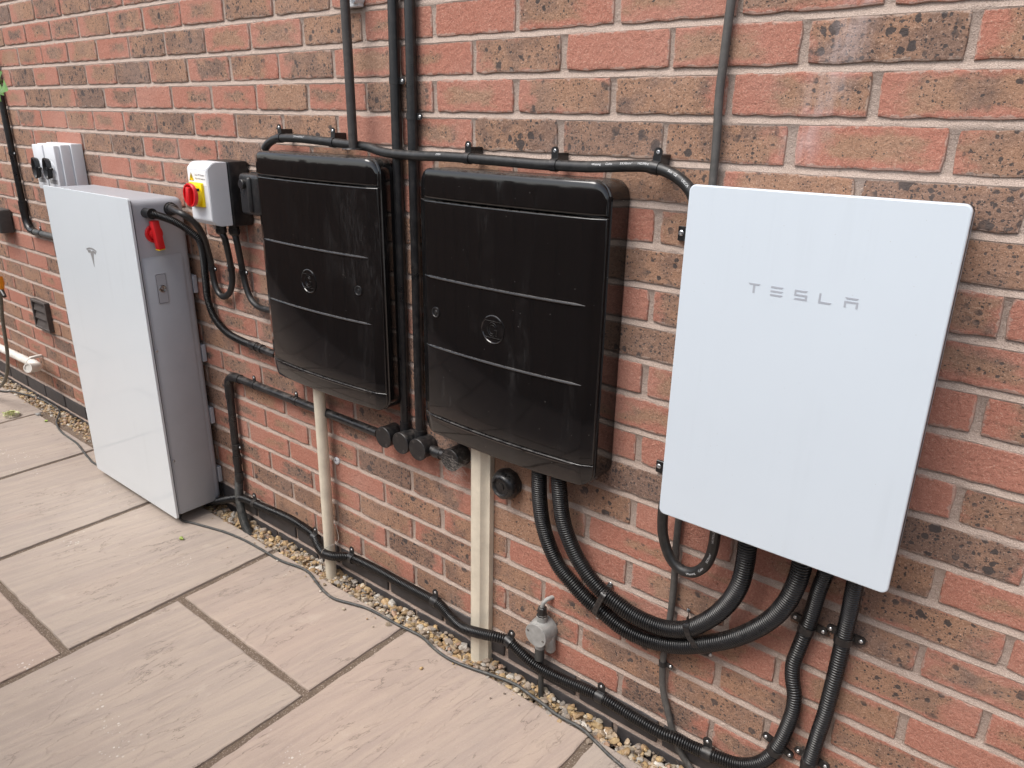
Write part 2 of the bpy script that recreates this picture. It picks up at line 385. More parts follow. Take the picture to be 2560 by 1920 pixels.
def box(mb, lo, hi, bev=0.0, segs=2, mi=0, rot=None, piv=None):
    bm = bmesh.new(); bmesh.ops.create_cube(bm, size=1)
    lo, hi = Vector(lo), Vector(hi); c = (lo + hi) / 2; s = hi - lo
    for v in bm.verts: v.co = Vector((v.co.x * s.x, v.co.y * s.y, v.co.z * s.z)) + c
    if bev > 0: bmesh.ops.bevel(bm, geom=list(bm.edges), offset=bev, segments=segs, affect='EDGES', profile=.5)
    if rot is not None:
        pv = Vector(piv) if piv is not None else c
        for v in bm.verts: v.co = rot @ (v.co - pv) + pv
    return mb.bm(bm, mi)
def prism(mb, pts, o, ax, ay, h, mi=0):     # polygon in the plane (o, ax, ay) raised by h along ax x ay
    n = len(pts); o = Vector(o); az = ax.cross(ay).normalized()
    vs = [o + ax * x + ay * y for x, y in pts] + [o + ax * x + ay * y + az * h for x, y in pts]
    fs = [tuple(range(n)), tuple(range(n, 2 * n))] + [(i, (i + 1) % n, n + (i + 1) % n, n + i) for i in range(n)]
    return mb.add(vs, fs, mi)
def screw(mb, c, axis, r=.0042, mi=0):
    lathe(mb, c, axis, [(0, r), (.0012, r), (.0022, r * .72), (.0022, r * .3), (.0012, r * .25)], 12, mi)
XA, YA, ZA = Vector((1, 0, 0)), Vector((0, -1, 0)), Vector((0, 0, 1))    # YA points out of the wall

# ================================================================== GROUND, PAVING, GRAVEL
mb = MB(); box(mb, (-60, -60, -.45), (60, 60, -.09)); gnd = mb.build('ground', 'concrete', None, 0); tag(gnd, kind='structure')
mb = MB(); 
nx, ny = 60, 14
xs = [-9.6 + 13.2 * i / nx for i in range(nx + 1)]; ys = [-1.9 + 1.84 * j / ny for j in range(ny + 1)]
vs = [(x, y, -.0065 + .002 * mnoise.noise((x * 9, y * 9, 3))) for y in ys for x in xs]
fs = [(j * (nx + 1) + i, j * (nx + 1) + i + 1, (j + 1) * (nx + 1) + i + 1, (j + 1) * (nx + 1) + i) for j in range(ny) for i in range(nx)]
mb.add(vs, fs)
box(mb, (-9.6, -1.9, -.089), (3.6, -.062, -.016))
paving = mb.build('paving', 'joint', None, 30); tag(paving, 'sandstone patio with brown sandy joints along the wall', None, kind='structure')
rs = random.Random(11)
def slab(x0, x1, y0, y1, tint):
    j = .0105
    x0 += j; x1 -= j; y0 += j; y1 -= (j if y1 < -.2 else -.004)
    def edge(a, b, n):
        out = []
        for i in range(n):
            u = i / n; p = Vector(a).lerp(Vector(b), u)
            if i: 
                q = Vector((b[1] - a[1], a[0] - b[0], 0)).normalized()
                p = p + q * (.0032 * mnoise.noise((p.x * 21, p.y * 21, 1)) + .002 * mnoise.noise((p.x * 70, p.y * 70, 5)))
            out.append(p)
        return out
    nxx = max(3, int((x1 - x0) / .03)); nyy = max(3, int((y1 - y0) / .03))
    rim = edge((x0, y0, 0), (x1, y0, 0), nxx) + edge((x1, y0, 0), (x1, y1, 0), nyy) + edge((x1, y1, 0), (x0, y1, 0), nxx) + edge((x0, y1, 0), (x0, y0, 0), nyy)
    c = Vector(((x0 + x1) / 2, (y0 + y1) / 2, 0)); n = len(rim); vs = []; tl = rs.uniform(-.002, .002)
    for (ins, z) in ((-.0035, -.03), (0, -.006), (.0012, -.0015), (.005, 0)):
        for p in rim:
            d_ = (c - p).normalized(); vs.append(p + d_ * ins + Vector((0, 0, z + tl)))
    fs = [(k * n + i, k * n + (i + 1) % n, (k + 1) * n + (i + 1) % n, (k + 1) * n + i) for k in range(3) for i in range(n)] + [tuple(3 * n + i for i in range(n))]
    o = MB().add(vs, fs).build('paving_slab', 'slab', paving, 15); o['tint'] = tint
X3, X2, X1, X0, XM, X4 = -.876, -1.497, -2.125, -2.75, -3.37, -.252
EDG = -.062
T_ = lambda a, b_: [rs.random(), a, b_]
for (x0, x1, cuts, tints) in (
        (-9.0, -8.0, (-.07, -.9, -1.88), [(.3, .5), (.2, .2)]), (-8.0, -7.0, (-.07, -.7, -1.88), [(.6, .5), (.2, .3)]), (-7.0, -6.0, (-.07, -1.0, -1.88), [(.3, .1), (.2, .6)]), (-6.0, -5.0, (-.07, -.6, -1.88), [(.5, .3), (.4, .2)]),
        (-5.0, -4.0, (-.07, -.9, -1.88), [(.3, .5), (.2, .2)]), (-4.0, XM, (-.07, -.5, -1.1, -1.88), [(.3, .7), (.6, .1), (.2, .2)]),
        (XM, X0, (-.10, -.76, -1.37, -1.88), [(.2, .9), (.4, .3), (.7, .1)]),
        (X0, X1, (-.075, -.68, -1.58, -1.88), [(.1, .75), (.1, .4), (.3, .2)]),
        (X1, X2, (-.07, -.715, -1.32, -1.88), [(.15, .55), (.95, .0), (.3, .2)]),
        (X2, X3, (-.066, -.398, -1.30, -1.88), [(.7, .2), (.15, .35), (.4, .2)]),
        (X3, X4, (-.062, -.96, -1.57, -1.88), [(.85, .1), (.4, .3), (.3, .2)]),
        (X4, .36, (-.06, -.68, -1.28, -1.88), [(.2, .6), (.4, .3), (.3, .2)]),
        (.36, 1.3, (-.06, -.68, -1.28, -1.88), [(.6, .1), (.4, .3), (.3, .2)]), (1.3, 2.2, (-.06, -.9, -1.88), [(.3, .2), (.3, .5)]), (2.2, 3.4, (-.06, -.9, -1.88), [(.5, .2), (.3, .5)])):
    for (ya, yb), tt in zip(zip(cuts, cuts[1:]), tints): slab(x0, x1, yb, ya, T_(*tt))

# gravel between paving and wall
rg = random.Random(5)
STONE = []
for k in range(10):
    bm = bmesh.new(); bmesh.ops.create_icosphere(bm, subdivisions=2 if k < 5 else 1, radius=1)
    ax = Vector((rg.uniform(.8, 1.25), rg.uniform(.7, 1.0), rg.uniform(.5, .75)))
    for v in bm.verts:
        nn = mnoise.noise(v.co * 1.1 + Vector((k * 7.1, 3, 1))); v.co = Vector((v.co.x * ax.x, v.co.y * ax.y, v.co.z * ax.z)) * (1 + .42 * nn)
    for _ in range(3):        # a few fractured facets
        d_ = Vector((rg.uniform(-1, 1), rg.uniform(-1, 1), rg.uniform(-1, 1))).normalized(); h = rg.uniform(.45, .7)
        for v in bm.verts:
            e_ = v.co.dot(d_) - h
            if e_ > 0: v.co -= d_ * e_ * .85
    bm.verts.index_update(); STONE.append(([v.co.copy() for v in bm.verts], [[v.index for v in f.verts] for f in bm.faces])); bm.free()
PAL = [(.42, .28, .145), (.5, .345, .17), (.36, .23, .12), (.45, .36, .26), (.32, .26, .21), (.4, .3, .2), (.52, .44, .33), (.35, .31, .27), (.47, .33, .17), (.28, .22, .17), (.38, .24, .16), (.56, .52, .46)]
vs, fs, cols = [], [], []
def stone(p, s, k, q):
    V, F = STONE[k]; R_ = q.to_matrix(); b0 = len(vs); cc = PAL[int(rg.random() ** 1.15 * len(PAL))]; br = rg.uniform(.6, 1.08)
    for v in V: vs.append(tuple(Vector(p) + R_ @ (v * s))); cols.append((cc[0] * br, cc[1] * br, cc[2] * br, 1))
    for f in F: fs.append(tuple(i + b0 for i in f))
from mathutils import Quaternion, Euler
for layer in range(3):
    x = -5.2
    while x < 3.2:
        x += rg.uniform(.0016, .0036)
        y = rg.uniform(-.074, -.006)
        s = rg.choice((.006, .007, .0085, .0095, .0105, .012, .0145, .0165)) * rg.uniform(.9, 1.1)
        if layer == 2: s = rg.choice((.004, .005, .006, .009, .012)); 
        z = -.030 + layer * .008 + rg.uniform(-.003, .003) + (.008 if y > -.02 else 0)
        stone((x, y, z + .006), s, rg.randrange(10), Euler((rg.uniform(-.6, .6), rg.uniform(-.6, .6), rg.uniform(0, 6.28))).to_quaternion())
for px, py in ((655, 1340), (1292, 1725), (970, 1560), (735, 1395)): 
    p = PZ(px, py, .004); stone(p, .009, rg.randrange(10), Quaternion())
for k in range(46):         # strays and grit kicked onto the slabs
    stone((rg.uniform(-3.2, .1), -.075 - abs(rg.gauss(0, .03)), .003), rg.choice((.0018, .0022, .003, .0045, .006)), rg.randrange(10), Euler((0, 0, rg.uniform(0, 6.28))).to_quaternion())
me = bpy.data.meshes.new('gravel'); me.from_pydata(vs, [], fs)
at = me.attributes.new('col', 'FLOAT_COLOR', 'POINT'); at.data.foreach_set('color', [x for c_ in cols for x in c_])
me.materials.append(MT['gravel']); me.shade_smooth(); me.set_sharp_from_angle(angle=RAD(38))
go = bpy.data.objects.new('gravel', me); COL.objects.link(go); tag(go, 'tan and ochre gravel filling the strip along the wall base', 'gravel', kind='stuff')
mb = MB(); box(mb, (-9.6, -.0615, -.088), (3.6, .0, -.046)); bed = mb.build('soil_bed', 'soil', None, 0); tag(bed, kind='structure')

# ================================================================== BRICK WALL
wall = thing('brick_wall', (-1.0, .05, 0), 'flashed red brick house wall with pale recessed mortar joints', 'wall')
WX0, WX1 = -9.0, 3.4; RT = -20
rb = random.Random(3)
LZ = lambda v: GZ - v * .075
def mortar_mesh():
    mb = MB()
    X = [WX0 + .02 * i for i in range(int((WX1 - WX0) / .02) + 1)]
    for r in range(RT, 22):             # weather-struck bed joint under row r, then flat back behind the next row
        zt = LZ(r) + .0062; zb = LZ(r) - .0062
        prof = ((zt + .004, .0045), (zt, .0052), (LZ(r) - .001, .0022), (zb, -.0004), (zb - .004, .0015), (zb - .012, .0042), (LZ(r + 1) + .0102, .0045))
        vs = []
        for (z, y) in prof:
            for x in X:
                vs.append((x, y + .0011 * mnoise.noise((x * 45, z * 60, 2.0)) , z + (.0012 * mnoise.noise((x * 30, r * 3.3, 8.0)))))
        n = len(X); mb.add(vs, [(j * n + i, j * n + i + 1, (j + 1) * n + i + 1, (j + 1) * n + i) for j in range(len(prof) - 1) for i in range(n - 1)])
    box(mb, (WX0, .02, -.45), (WX1, .3, LZ(RT) + .02))
    return mb
mort = mortar_mesh().build('mortar', 'mortar', wall, 50)
HB = .1125
def brick_mesh(k, plinth=False):
    r_ = random.Random(100 + k); hx, hz = .1075 - r_.uniform(0, .0012), .0322 + r_.uniform(-.0006, .0006)
    rim = []
    for (a, c_, n) in (((-hx, -hz), (hx, -hz), 9), ((hx, -hz), (hx, hz), 3), ((hx, hz), (-hx, hz), 9), ((-hx, hz), (-hx, -hz), 3)):
        for i in range(n):
            u = i / n; x = a[0] + (c_[0] - a[0]) * u; z = a[1] + (c_[1] - a[1]) * u
            jj = .0004 if plinth else .0018
            if i == 0: x *= .988; z *= .955
            rim.append((x + r_.uniform(-jj, jj) * .7, z + r_.uniform(-jj, jj)))
    n = len(rim); vs = []
    for (ins, y) in ((0, .016), (0, .0035), (.0011, .0008), (.004, 0)):
        for x, z in rim:
            L = math.hypot(x, z * 3); vs.append((x - ins * (x / abs(x) if abs(x) > hx * .9 else 0), y, z - ins * (z / abs(z) if abs(z) > hz * .8 else 0)))
    fs = [(q * n + i, q * n + (i + 1) % n, (q + 1) * n + (i + 1) % n, (q + 1) * n + i) for q in range(3) for i in range(n)] + [tuple(3 * n + i for i in range(n))]
    return vs, fs
BV = [brick_mesh(k) for k in range(14)]; PV = [brick_mesh(40 + k, True) for k in range(4)]
def to_mesh(name, vs, fs, mat):
    me = bpy.data.meshes.new(name); me.from_pydata(vs, [], fs)
    bm = bmesh.new(); bm.from_mesh(me); bmesh.ops.recalc_face_normals(bm, faces=bm.faces)
    uvl = bm.loops.layers.uv.new('local')
    for f in bm.faces:
        for l in f.loops: l[uvl].uv = (l.vert.co.x, l.vert.co.z)
    bm.to_mesh(me); bm.free(); me.materials.append(MT[mat]); me.shade_smooth(); me.set_sharp_from_angle(angle=RAD(14)); return me
BM_ = [to_mesh('brick', v, f, 'brick') for v, f in BV]; PM_ = [to_mesh('plinth_brick', v, f, 'plinth') for v, f in PV]
KIND = {(1, 1): (.95, .75), (1, -1): (.5, .3), (1, 3): (.8, .5), (2, 0): (.6, .35), (2, 2): (.6, .45), (2, -2): (.8, .5), (3, 1): (.5, .18), (3, 3): (.9, .65), (3, -1): (.75, .6),
        (4, 0): (.8, .4), (4, 2): (.9, .95), (5, 3): (.9, .6), (5, -3): (0, 0), (5, -1): (.75, .35), (6, 2): (.62, .5), (6, 4): (.02, 0), (6, -2): (.85, .6), (7, 3): (.5, .55), (7, -3): (0, 0), (7, -1): (.9, .75),
        (8, 2): (.03, .1), (8, 4): (.8, .8), (8, -2): (.95, .85), (9, 3): (.1, .2), (9, -3): (.02, 0), (9, -1): (.6, .4), (10, -2): (.45, .3), (10, 4): (.7, .7), (11, -3): (.6, .05), (11, -1): (.35, .2), (11, 3): (.8, .9),
        (12, 2): (.85, .6), (12, 4): (.4, .35), (12, -2): (.9, .9), (13, 3): (.72, .75), (13, 1): (.5, .4), (13, -3): (.85, .6), (13, -1): (.05, .05), (14, 4): (.5, .6), (14, 2): (.85, .7), (14, -2): (.35, .25), (14, 0): (.3, .3),
        (15, 3): (.6, .6), (15, -3): (.03, .03), (15, -1): (.65, .5), (15, 1): (.2, .2), (16, 2): (.6, .2), (16, 4): (.1, .1), (16, 0): (.55, .4), (17, 3): (.6, .65), (17, 1): (.65, .6), (14, -8): (.05, .1), (16, -10): (.03, .05), (4, -12): (.03, .03)}
OCC = [(-2.5, -1.88, .02, 1.12, .195), (-.1, .287, .68, 1.27, .135), (-.772, -.284, .645, 1.262, .09), (-1.392, -.9, .652, 1.273, .09)]
cand = []
for r in range(RT + 1, 22):
    c0 = 1 if r % 2 else 0
    u = int(WX0 / HB); u += (u - c0) % 2
    while (u + 1) * HB < WX1:
        x, z = u * HB + rb.uniform(-.0022, .0022), LZ(r - .5) + rb.uniform(-.0008, .0008)
        q = pix((x, 0, z)); inside = -90 < q[0] < 2650 and -60 < q[1] < 1980
        hid = False
        for (a, b_, c_, d_, dd) in OCC:
            hits = 0
            for sx in (-.1, 0, .1):
                o_ = Vector((x + sx, 0, z)); s = (-dd - o_.y) / (CP.y - o_.y); h = o_ + (CP - o_) * s
                if a < h.x < b_ and c_ < h.z < d_: hits += 1
            hid |= hits == 3
        area = (1 / q[2] ** 2) * max(.1, (CP - Vector((x, 0, z))).normalized().dot(YA)) if (inside and not hid) else 0
        cand.append((area, r, u, x, z)); u += 2
cand.sort(reverse=True)
single = set((c_[1], c_[2]) for c_ in cand[:300] if c_[0] > 0)
jv, jf, jb, juv, jm = [], [], [], [], []
for (area, r, u, x, z) in cand:
    pl = r >= 20
    k = rb.randrange(4) if pl else rb.randrange(14); y = rb.uniform(-.0012, .0012) - (.002 if pl else 0)
    roll = rb.random(); cov = (0.02 if roll < .07 else rb.uniform(.35, .55) if roll < .35 else rb.uniform(.55, 1.0)); sp = min(1, max(0, rb.gauss(.64, .22)))
    if (r, u) in KIND: cov, sp = KIND[(r, u)]
    bkv = (rb.random(), cov, sp)
    if (r, u) in single:
        o = bpy.data.objects.new('plinth_brick' if pl else 'brick', (PM_ if pl else BM_)[k]); COL.objects.link(o); o.parent = wall
        o.location = Vector((x, y, z)) - BASE[wall]; o.rotation_euler = (rb.uniform(-.008, .008), rb.uniform(-.004, .004), rb.uniform(-.004, .004)); o['bk'] = bkv
    else:
        V, F = (PV if pl else BV)[k]; b0 = len(jv)
        for v in V: jv.append((v[0] + x + 1, v[1] + y - .05, v[2] + z)); jb.append(bkv); juv.append((v[0], v[2]))
        for f in F: jf.append(tuple(i + b0 for i in f)); jm.append(1 if pl else 0)
me = bpy.data.meshes.new('remaining_brickwork'); me.from_pydata(jv, [], jf)
a_ = me.attributes.new('bk', 'FLOAT_VECTOR', 'POINT'); a_.data.foreach_set('vector', [x for v in jb for x in v])
uvl = me.uv_layers.new(name='local')
for l in me.loops: uvl.data[l.index].uv = juv[l.vertex_index]
me.materials.append(MT['brick']); me.materials.append(MT['plinth']); me.polygons.foreach_set('material_index', jm)
bm = bmesh.new(); bm.from_mesh(me); bmesh.ops.recalc_face_normals(bm, faces=bm.faces); bm.to_mesh(me); bm.free()
me.shade_smooth(); me.set_sharp_from_angle(angle=RAD(14))
o = bpy.data.objects.new('remaining_brickwork', me); COL.objects.link(o); o.parent = wall; o.location = (0, 0, 0); o['kind'] = 'stuff'

# fence across the passage, seen mirrored in the black boxes
fence = thing('garden_fence', (-1, -1.95, 0), 'dark brown vertical board fence mirrored in the glossy black boxes', 'fence')
for i in range(132):
    x = -13.2 + i * .125
    mb = MB(); hh = 1.42 + .008 * math.sin(i * 2.1)
    box(mb, (x - .006, -1.938 - .013 * (i % 2), -.05), (x + .131, -1.926 - .013 * (i % 2), hh), .003, 1); mb.build('board', 'fence', fence, 0)
for i in range(10):
    x = -13.0 + i * 1.83; mb = MB(); box(mb, (x, -2.06, -.2), (x + .09, -1.962, 1.47), .004, 1); mb.build('post', 'fence', fence, 0)
for z in (.2, .7, 1.2):
    mb = MB(); box(mb, (-13.2, -1.995, z), (3.3, -1.9565, z + .08)); mb.build('rail', 'fence', fence, 0)
#PART2
# ================================================================== BATTERY CABINET
pwX0, pwX1, pwZ0, pwZ1 = -2.497, -1.881, .028, 1.119
bat = thing('battery_cabinet', (-2.19, -.1, 0), 'tall white glass-fronted battery cabinet with grey metal sides mounted just above the paving', 'battery')
mb = MB(); bm = bmesh.new(); bmesh.ops.create_cube(bm, size=1)
lo, hi = Vector((pwX0 + .006, -.181, pwZ0 + .004)), Vector((pwX1 - .006, -.016, pwZ1 - .006))
for v in bm.verts: v.co = Vector(((lo.x + hi.x) / 2 + v.co.x * (hi.x - lo.x), (lo.y + hi.y) / 2 + v.co.y * (hi.y - lo.y), (lo.z + hi.z) / 2 + v.co.z * (hi.z - lo.z)))
ed = [e for e in bm.edges if all(v.co.y > -.1 for v in e.verts)]
ed += [e for e in bm.edges if e not in ed and abs(e.verts[0].co.y - e.verts[1].co.y) > .05]
bmesh.ops.bevel(bm, geom=ed, offset=.022, segments=5, affect='EDGES', profile=.5)
mb.bm(bm); body = mb.build('body', 'pwgrey', bat, 40)
mb = MB(); box(mb, (pwX0 + .009, -.1865, pwZ0 + .01), (pwX1 - .009, -.1808, pwZ1 - .008)); mb.build('gasket', 'pwdark', bat, 0)
mb = MB(); prof = []
def rrect(hw, hh, r, n=6):
    out = []
    for cx, cz, a0 in ((hw - r, hh - r, 0), (-hw + r, hh - r, 90), (-hw + r, -hh + r, 180), (hw - r, -hh + r, 270)):
        for k in range(n + 1):
            a = RAD(a0 + 90 * k / n); out.append((cx + r * math.cos(a), cz + r * math.sin(a)))
    return out
def plate(mb, cx, cz, hw, hh, r, y0, y1, bev=.0015, n=6):     # flat plate parallel to the wall, front y1 (more negative)
    vs = []; N = 4 * (n + 1)
    for ins, y in ((0, y0), (0, y1 + bev), (bev * .35, y1 + bev * .3), (bev, y1)):
        vs += [(cx + x, y, cz + z) for x, z in rrect(hw - ins, hh - ins, max(r - ins, .0004), n)]
    fs = [(q * N + i, q * N + (i + 1) % N, (q + 1) * N + (i + 1) % N, (q + 1) * N + i) for q in range(3) for i in range(N)] + [tuple(range(N)), tuple(3 * N + i for i in range(N))]
    return mb.add(vs, fs)
plate(mb, (pwX0 + pwX1) / 2, (pwZ0 + pwZ1) / 2, (pwX1 - pwX0) / 2, (pwZ1 - pwZ0) / 2, .009, -.1866, -.1945)
front = mb.build('front_glass', 'glassw', bat, 12)
# emblem: arched bar over a tapering T
def emblem(px0, px1, pyt, pyb, d, parent):
    a, b_ = P(px0, pyt, d), P(px1, pyt + 8, d); w_ = (b_.x - a.x) / 2; c = Vector(((a.x + b_.x) / 2, -d, 0)); zt = max(a.z, b_.z); zb = P((px0 + px1) / 2 + 7, pyb, d).z; h = zt - zb
    mb = MB()
    def arc(z0, z1, x0, x1, sag, n=10):
        pts = [(x0 + (x1 - x0) * i / n, 0) for i in range(n + 1)]
        top = [(x, z0 - sag * (x / w_) ** 2) for x, _ in pts]; bot = [(x, z1 - sag * (x / w_) ** 2) for x, _ in reversed(pts)]
        prism(mb, top + bot, (c.x, -d, zt), XA, ZA, .0006)
    arc(0, -.085 * h, -w_, w_, .1 * h)
    tp = [(-.82 * w_, -.17 * h - .05 * h), (-.3 * w_, -.125 * h), (0, -.19 * h), (.3 * w_, -.125 * h), (.82 * w_, -.17 * h - .05 * h), (.62 * w_, -.31 * h), (.42 * w_, -.26 * h), (.3 * w_, -.27 * h), (0, -h), (-.3 * w_, -.27 * h), (-.42 * w_, -.26 * h), (-.62 * w_, -.31 * h)]
    for k in (1, -1):
        half = [(x * k, z) for x, z in ((0, -.185 * h), (.28 * w_, -.125 * h), (.55 * w_, -.14 * h), (.86 * w_, -.2 * h), (.66 * w_, -.31 * h), (.46 * w_, -.265 * h), (.3 * w_, -.275 * h), (0, -h))]
        prism(mb, half, (c.x, -d, zt), XA, ZA, .0006)
    return mb.build('emblem', 'logod', parent, 0)
emblem(215.5, 240.5, 616, 667, .1945, front)
# right-hand side: cable recess step, plug plate, isolator handle, screws
SX = pwX1 - .006
def sidepoly(mb, pts, h, mi=0):     # pts as (depth from wall, z) on the side plane
    n = len(pts); vs = [(SX, -d, z) for d, z in pts] + [(SX + h, -d, z) for d, z in pts]
    mb.add(vs, [tuple(range(n)), tuple(range(n, 2 * n))] + [(i, (i + 1) % n, n + (i + 1) % n, n + i) for i in range(n)], mi)
s1, s2 = PX(353, 644, SX), PX(470, 625, SX)
mb = MB(); zb_ = pwZ0 + .012
# lower side cover stands 5 mm proud of the recessed cable bay above it
dd = [(.176, zb_), (.176, s1.z - .004), (.05, s2.z - .006), (.042, s2.z - .02), (.042, zb_)]
n = len(dd); vs = []
for ins, hx_ in ((0, -.001), (.0, .001), (.005, .0045)):
    for d_, z_ in dd: vs.append((SX + hx_, -(d_ - ins * (1 if d_ > .1 else -1)), z_ + (ins if z_ < .2 else -ins * 1.5)))
mb.add(vs, [(q * n + i, q * n + (i + 1) % n, (q + 1) * n + (i + 1) % n, (q + 1) * n + i) for q in range(2) for i in range(n)] + [tuple(2 * n + i for i in range(n))])
mb.build('side_cover', 'pwgrey', bat, 50)
a, b_ = PX(383, 685, SX + .0045), PX(427, 757, SX + .0045)
mb = MB(); pc = ((-a.y - b_.y) / 2, (a.z + b_.z) / 2); hw, hh = .5 * abs(a.y - b_.y) - .002, .5 * abs(a.z - b_.z)
def splate(mb, d, z, hw, hh, r, x0, x1, bev=.001, mi=0):
    vs = []; N = 28
    for ins, x in ((0, x0), (0, x1 - bev), (bev, x1)): vs += [(x, -(d + p[0]), z + p[1]) for p in rrect(hw - ins, hh - ins, r, 6)]
    mb.add(vs, [(q * N + i, q * N + (i + 1) % N, (q + 1) * N + (i + 1) % N, (q + 1) * N + i) for q in range(2) for i in range(N)] + [tuple(range(N)), tuple(2 * N + i for i in range(N))], mi)
splate(mb, pc[0], pc[1], hw, hh, .006, SX + .003, SX + .0065, .0012); lp = mb.build('access_plate', 'pwgrey', bat, 30)
mb = MB(); splate(mb, pc[0], pc[1], hw - .0035, hh - .0035, .004, SX + .006, SX + .0067, .0002, 0); mb.build('plate_seam', 'pwdark', lp, 0)
mb = MB(); splate(mb, pc[0], pc[1], hw - .0045, hh - .0045, .0035, SX + .006, SX + .0072, .0004, 0); mb.build('plate_face', 'pwgrey', lp, 0)
mb = MB(); lathe(mb, (SX + .007, -pc[0], pc[1]), XA, [(0, .012), (.0015, .012), (.0025, .0095), (.0015, .0075), (.0012, .004), (.0022, .003)], 20); mb.build('lock', 'chrome', lp, 30)
c = PX(384, 584, SX)
mb = MB(); lathe(mb, c, XA, [(0, .028), (.004, .028), (.006, .025), (.006, .021), (.0035, .0205), (.0035, .017), (.014, .016), (.015, .0145)], 28)
sw = mb.build('isolator_dial', 'red', bat, 30)
mb = MB(); box(mb, c + Vector((.012, -.012, -.045)), c + Vector((.036, .010, .043)), .003, 2, rot=Matrix.Rotation(RAD(6), 3, 'X'), piv=c); mb.build('handle', 'red', sw, 30)
mb = MB(); box(mb, c + Vector((.011, -.0125, -.0475)), c + Vector((.035, .009, -.0455)), .0008, 1, rot=Matrix.Rotation(RAD(6), 3, 'X'), piv=c); mb.build('handle_marker', 'yellow', sw, 0)
for px, py in ((392, 878), (435, 1153)):
    q = PX(px, py, SX + .0045); mb = MB(); screw(mb, q + Vector((-.001, 0, 0)), XA, .005); mb.build('side_screw', 'screw', bat, 30)
for z in (.1, .33, .56, .8):
    mb = MB(); box(mb, (pwX1 - .05, -.018, z), (pwX1 - .011, -.003, z + .06), .002, 1); mb.build('wall_bracket', 'pwgrey', bat, 0)
mb = MB(); box(mb, (pwX0 + .05, -.016, pwZ0 + .06), (pwX1 - .05, -.0015, pwZ1 - .05)); mb.build('back_plate', 'pwdark', bat, 0)

# ================================================================== GATEWAY
gX0, gX1, gZ0, gZ1, gD = -.1045, .2865, .6865, 1.2725, .132
gat = thing('gateway_box', (.09, -.06, .95), 'white flat-fronted electrical gateway box with grey lettering on the brick wall', 'electrical box')
mb = MB(); box(mb, (gX0 + .016, -.108, gZ0 + .02), (gX1 - .012, -.004, gZ1 - .016), .006, 2); mb.build('housing', 'pwgrey', gat, 30)
mb = MB(); plate(mb, (gX0 + gX1) / 2, (gZ0 + gZ1) / 2, (gX1 - gX0) / 2 - .002, (gZ1 - gZ0) / 2 - .002, .009, -.1, -.1245, .0006); mb.build('cover_edge', 'pwdark', gat, 30)
mb = MB(); plate(mb, (gX0 + gX1) / 2, (gZ0 + gZ1) / 2, (gX1 - gX0) / 2, (gZ1 - gZ0) / 2, .011, -.1247, -gD, .0022, 8); cov = mb.build('front_cover', 'satinw', gat, 12)
a, b_ = P(1871.5, 705, gD), P(2148, 748.5, gD); lh = P(1886, 706, gD).z - P(1884, 730, gD).z
lw = .0192; pitch = (b_.x - a.x - lw) / 4; z0 = (a.z + b_.z) / 2; bt = lh * .19; sk = bt * .9
BAR = lambda x0, x1, zt, c0=sk, c1=sk: [(x0, zt), (x1, zt), (x1 - c1, zt - bt), (x0 + c0, zt - bt)]
L = {'T': [BAR(0, lw, 0), [(lw / 2 - bt * .55, -bt), (lw / 2 + bt * .55, -bt), (lw / 2 + bt * .55, -lh), (lw / 2 - bt * .55, -lh)]],
     'E': [BAR(0, lw, 0, 0, sk), BAR(0, lw, -lh * .42, 0, sk), BAR(0, lw, -lh + bt, 0, sk)],
     'S': [BAR(0, lw, 0, 0, sk), [(0, -bt), (bt, -bt), (bt, -lh * .42), (0, -lh * .42 - bt)], [(bt, -lh * .42), (lw, -lh * .42), (lw - bt, -lh * .42 - bt), (0, -lh * .42 - bt)], [(lw, -lh * .42), (lw, -lh), (lw - bt, -lh), (lw - bt, -lh * .42 - bt)], [(sk, -lh + bt), (lw - bt, -lh + bt), (lw - bt, -lh), (0, -lh)]],
     'L': [[(0, 0), (bt, 0), (bt, -lh), (0, -lh)], [(bt, -lh + bt), (lw, -lh + bt), (lw - sk, -lh), (bt, -lh)]],
     'A': [BAR(0, lw, 0), [(0, -lh * .36), (lw, -lh * .36), (lw, -lh * .36 - bt), (0, -lh * .36 - bt)], [(0, -lh * .36 - bt), (bt, -lh * .36 - bt), (bt, -lh), (0, -lh)], [(lw - bt, -lh * .36 - bt), (lw, -lh * .36 - bt), (lw, -lh), (lw - bt, -lh)]]}
for i, ch in enumerate('TESLA'):
    mb = MB()
    for k, poly in enumerate(L[ch]): prism(mb, poly, (a.x + pitch * i, -gD, z0), XA, ZA, .0004)
    mb.build('lettering', 'logo', cov, 0)

